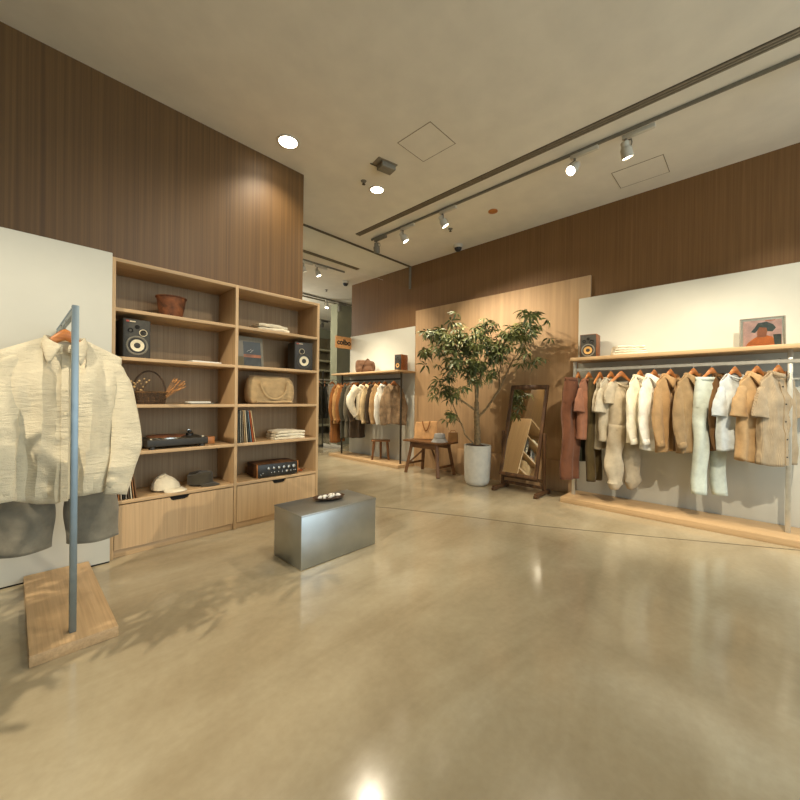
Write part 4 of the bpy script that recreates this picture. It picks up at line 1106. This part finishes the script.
for k, (y, a, f_, kind, L_, lb) in enumerate(far):
    B_h(y, a, 'wooden hanger in '+lb)
    wd = .2 if kind != 'jacket' else .235
    sl = None
    if k == 6:
        z0 = -.045-.055-.02
        sl = {-1: ([(-.15, 0, z0-.04), (-.27, -.01, z0-.2), (-.31, -.02, z0-.36), (-.2, -.04, z0-.58)], [.09, .085, .08, .06]), 1: ([(.15, 0, z0-.04), (.23, -.01, z0-.2), (.25, -.02, z0-.36), (.22, -.04, z0-.58)], [.09, .085, .08, .06])}
    make_shirt({'coat': 'coat', 'shirt': 'shirt', 'jacket': 'jacket'}[kind], lb, kind, (XB-.01, y, zb), D(a), FB[f_], ws=wd, wb=wd+.01, wh=wd+(.03 if kind == 'coat' else 0), L=L_, long=True, col='shirt' if k % 2 else 'band', ph=k*.77, group=GB, drop=.045, depth=.06, sl=sl)
B_h(5.97, -6, 'bare-looking wooden hanger among the dark coats on the far rack')
# shelf items
soft_bag('leather_bag', 'dark brown crumpled bag lying on the far rack shelf', (4.98, 5.74, 1.77), D(-48), .42, .27, .24, FB['pocketbag'], 1.3, False, .04)
mb = MB(); mb.tube([(4.85, 5.72, 1.79), (4.89, 5.70, 1.93), (4.98, 5.68, 2.045), (5.06, 5.60, 1.95)], .018, 8, True, .4); tag(mb.build('belt', FB['pocketbag']), 'brown strap looped over the crumpled bag on the far shelf', 'strap')
speaker('loudspeaker', 'walnut speaker with gold cone on the far rack shelf near the tree', (4.93, 4.77, 1.77), D(-84), .16, .30, .20, M['walnut_case'], M['charcoal'], M['gold'], 'j', badge=False)
# stool on the base
t = thing('stool', 'small three-legged wooden stool on the far rack base', 'stool', (5.00, 5.28, .06), D(-45)); t.scale = (1.15, 1.15, 1.06)
MB().box((-.16, -.10, .335), (.16, .10, .362), .012, 3).build('seat', M['stoolwood'], t)
for p, q_ in (((-.14, -.07), (-.11, -.05)), ((.14, -.07), (.11, -.05)), ((0.0, .085), (0, .06))):
    MB().tube([(p[0], p[1], 0), (q_[0], q_[1], .34)], [.017, .023], 12).build('leg', M['stoolwood'], t)
# sign
t = thing('shop_sign', 'tan wooden blade sign with black lettering at the far wall corner', 'sign', (5.04, 6.53, 2.466))
MB().box((-.235, -.012, -.128), (.235, .012, .128), .003).build('board', M['sign_wood'], t)
MB().box((.225, -.018, -.11), (.24, .018, .11), .001).build('bracket', M['black_steel'], t)
cu = bpy.data.curves.new('sign_text', 'FONT'); cu.body = 'colbo'; cu.size = .165; cu.align_x = 'CENTER'; cu.align_y = 'CENTER'; cu.extrude = .003; cu.offset = .0055
to = bpy.data.objects.new('tmp_text', cu); COL.objects.link(to)
bpy.context.view_layer.update()
me = bpy.data.meshes.new_from_object(to.evaluated_get(bpy.context.evaluated_depsgraph_get())); me.name = 'lettering'
bpy.data.objects.remove(to)
me.materials.clear(); me.materials.append(M['sign_black'])
lo = bpy.data.objects.new('lettering', me); COL.objects.link(lo); lo.parent = t; lo.location = (-.012, -.0145, 0); lo.rotation_euler = (pi/2, 0, 0); lo['label'] = 'black rounded lettering'

# ------------------------------------------------------------------ beyond: the neighbouring shop
t = thing('wall_shelving', 'tall pale wall shelving of the neighbouring shop far behind', 'shelves', (0, 0, 0))
YF = 11.0
MB().box((6.9, YF+.3, 0), (8.6, YF+.35, 3.4)).build('back_panel', M['far_dark'], t)
for z in (.25, 1.15, 1.75, 2.18, 2.52, 2.9):
    MB().box((6.9, YF-.05, z), (8.0, YF+.3, z+.06), .003).build('shelf', M['far_shelf'], t)
for x in (6.9, 7.95): MB().box((x, YF-.05, 0), (x+.04, YF+.3, 3.4)).build('upright', M['far_dark'], t)
struct(MB().box((6.02, 8.1, 0), (6.55, 8.4, CZ)).build('wall_pillar', M['pillar']))
# dark garments on a black stand
t = thing('garment_stand', 'black steel garment stand beyond the shelf unit with dark clothes', 'clothes stand', (5.55, 8.05, 0))
MB().lathe([(.0005, .02), (.2, .02), (.22, .01), (.22, 0)], (0, 0, 0), 28).build('base', M['black_steel'], t)
MB().tube([(0, 0, .02), (0, 0, 1.95)], .016, 12).build('post', M['black_steel'], t)
mb = MB(); mb.tube([(-.45, 0, 1.72), (.45, 0, 1.72)], .012, 10); mb.build('rail', M['nickel'], t)
gf = 'dark clothes on the black stand'
for k, (dx, a, f_, lb) in enumerate(((-.28, 52, 'black_cloth', 'black coat on the black stand, leftmost beside the shelf unit edge'), (-.1, 55, 'charcoal_cloth', 'charcoal coat on the black stand behind the shelf unit edge'), (.06, 50, 'black_cloth', 'black long coat on the black stand right beside the white tee'))):
    hanger((5.55+dx, 8.05, 1.733), D(a), 'wooden hanger in '+lb, 'hangers on the black stand')
    make_shirt('coat', lb, 'coat', (5.55+dx, 8.05, 1.725), D(a), FB[f_], ws=.2, wb=.21, wh=.21, L=.95, long=True, col='band', ph=k*1.9, group=gf, depth=.06)
hanger((5.82, 8.02, 1.733), D(-30), 'wooden hanger inside the white tee on the black stand', 'hangers on the black stand')
make_shirt('t_shirt', 'white short-sleeve tee on the black stand behind the rust coat', 't-shirt', (5.82, 8.02, 1.725), D(-30), FB['white_cotton'], ws=.2, wb=.21, wh=.21, L=.68, long=False, col='crew', open_=False, ph=.3, group=gf)
def shoe(label, loc, rz, mat):
    t = thing('shoe', label, 'shoe', loc, rz, 'shoes on the floor beyond the shelf unit')
    mb = MB(); rows = []
    for j in range(13):
        v = j/12; x = -.14+.28*v; w = .048*(sin(pi*min(1, .12+v*.82))**.5); h = lerp(.095, .05, sm(v*1.2)) if v < .9 else .035
        rows.append([(x, w*cos(a), .018+(h)*max(0, sin(a))**.7) for a in [pi*i/12 for i in range(13)]])
    mb.grid(rows); mb.build('upper', mat, t, thick=.004)
    mb = MB(); rows = []
    for z in (0, .02):
        rows.append([(.15*cos(2*pi*i/28), .052*sin(2*pi*i/28)*(1+.12*cos(2*pi*i/28)), z) for i in range(28)])
    mb.grid(rows, True, True, True); mb.build('sole', M['paper'], t)
shoe('white shoe on the floor below the rust coat, beyond the shelf unit', (5.62, 7.55, 0), D(-40), M['paper'])
shoe('pale shoe beside its mate on the floor beyond the shelf unit', (5.50, 7.68, 0), D(-40), M['paper'])

# ------------------------------------------------------------------ small ceiling things
def dome_camera(x, y, label):
    t = thing('dome_camera', label, 'camera', (x, y, CZ))
    MB().lathe([(.075, 0), (.075, -.04), (.06, -.05)], (0, 0, 0), 24).build('housing', M['fixture'], t)
    MB().lathe([(.06, -.048), (.055, -.075), (.035, -.1), (.0005, -.108)], (0, 0, 0), 24).build('dome', M['blackplastic'], t)
dome_camera(5.0, 6.45, 'dome security camera on the ceiling near the far wall corner')
dome_camera(5.06, 3.55, 'dome security camera on the ceiling near the tree and right wall')
t = thing('speaker_grille', 'round brown ceiling disc near the right brown wall', 'ceiling disc', (4.46, 2.57, CZ))
MB().lathe([(.062, 0), (.062, -.01), (.05, -.014), (.0005, -.014)], (0, 0, 0), 24).build('disc', M['orange_wood'], t)
t = thing('ceiling_sensor', 'small boxy grey sensor hanging on the middle of the ceiling', 'sensor', (2.80, 2.92, CZ), D(-12))
MB().box((-.085, -.06, -.06), (.085, .06, -.006), .006).build('housing', M['grey_fixture'], t)
MB().box((-.14, -.075, -.006), (.1, .075, 0), .001).build('mount_plate', M['tape'], t)
MB().box((-.16, .066, -.012), (.02, .074, -.002)).build('cable', M['slotdark'], t)
def sprinkler(x, y, label):
    t = thing('sprinkler', label, 'sprinkler', (x, y, CZ))
    MB().lathe([(.035, 0), (.03, -.008), (.012, -.01), (.01, -.035), (.0005, -.035)], (0, 0, 0), 16).build('body', M['grey_fixture'], t)
    MB().lathe([(.02, -.036), (.02, -.04), (.0005, -.04)], (0, 0, 0), 16).build('deflector', M['slotdark'], t)
sprinkler(2.83, 3.33, 'small dark sprinkler head beside the middle recessed downlight')
sprinkler(4.5, 3.3, 'small sprinkler head on the ceiling beside the dome camera by the tree')
sprinkler(5.1, 7.3, 'small sprinkler head on the ceiling beyond the far dome camera')

# ------------------------------------------------------------------ view
vs = scene.view_settings
vs.view_transform = 'Standard'; vs.look = 'None'; vs.gamma = 1; vs.use_curve_mapping = False
vs.exposure = 0.0
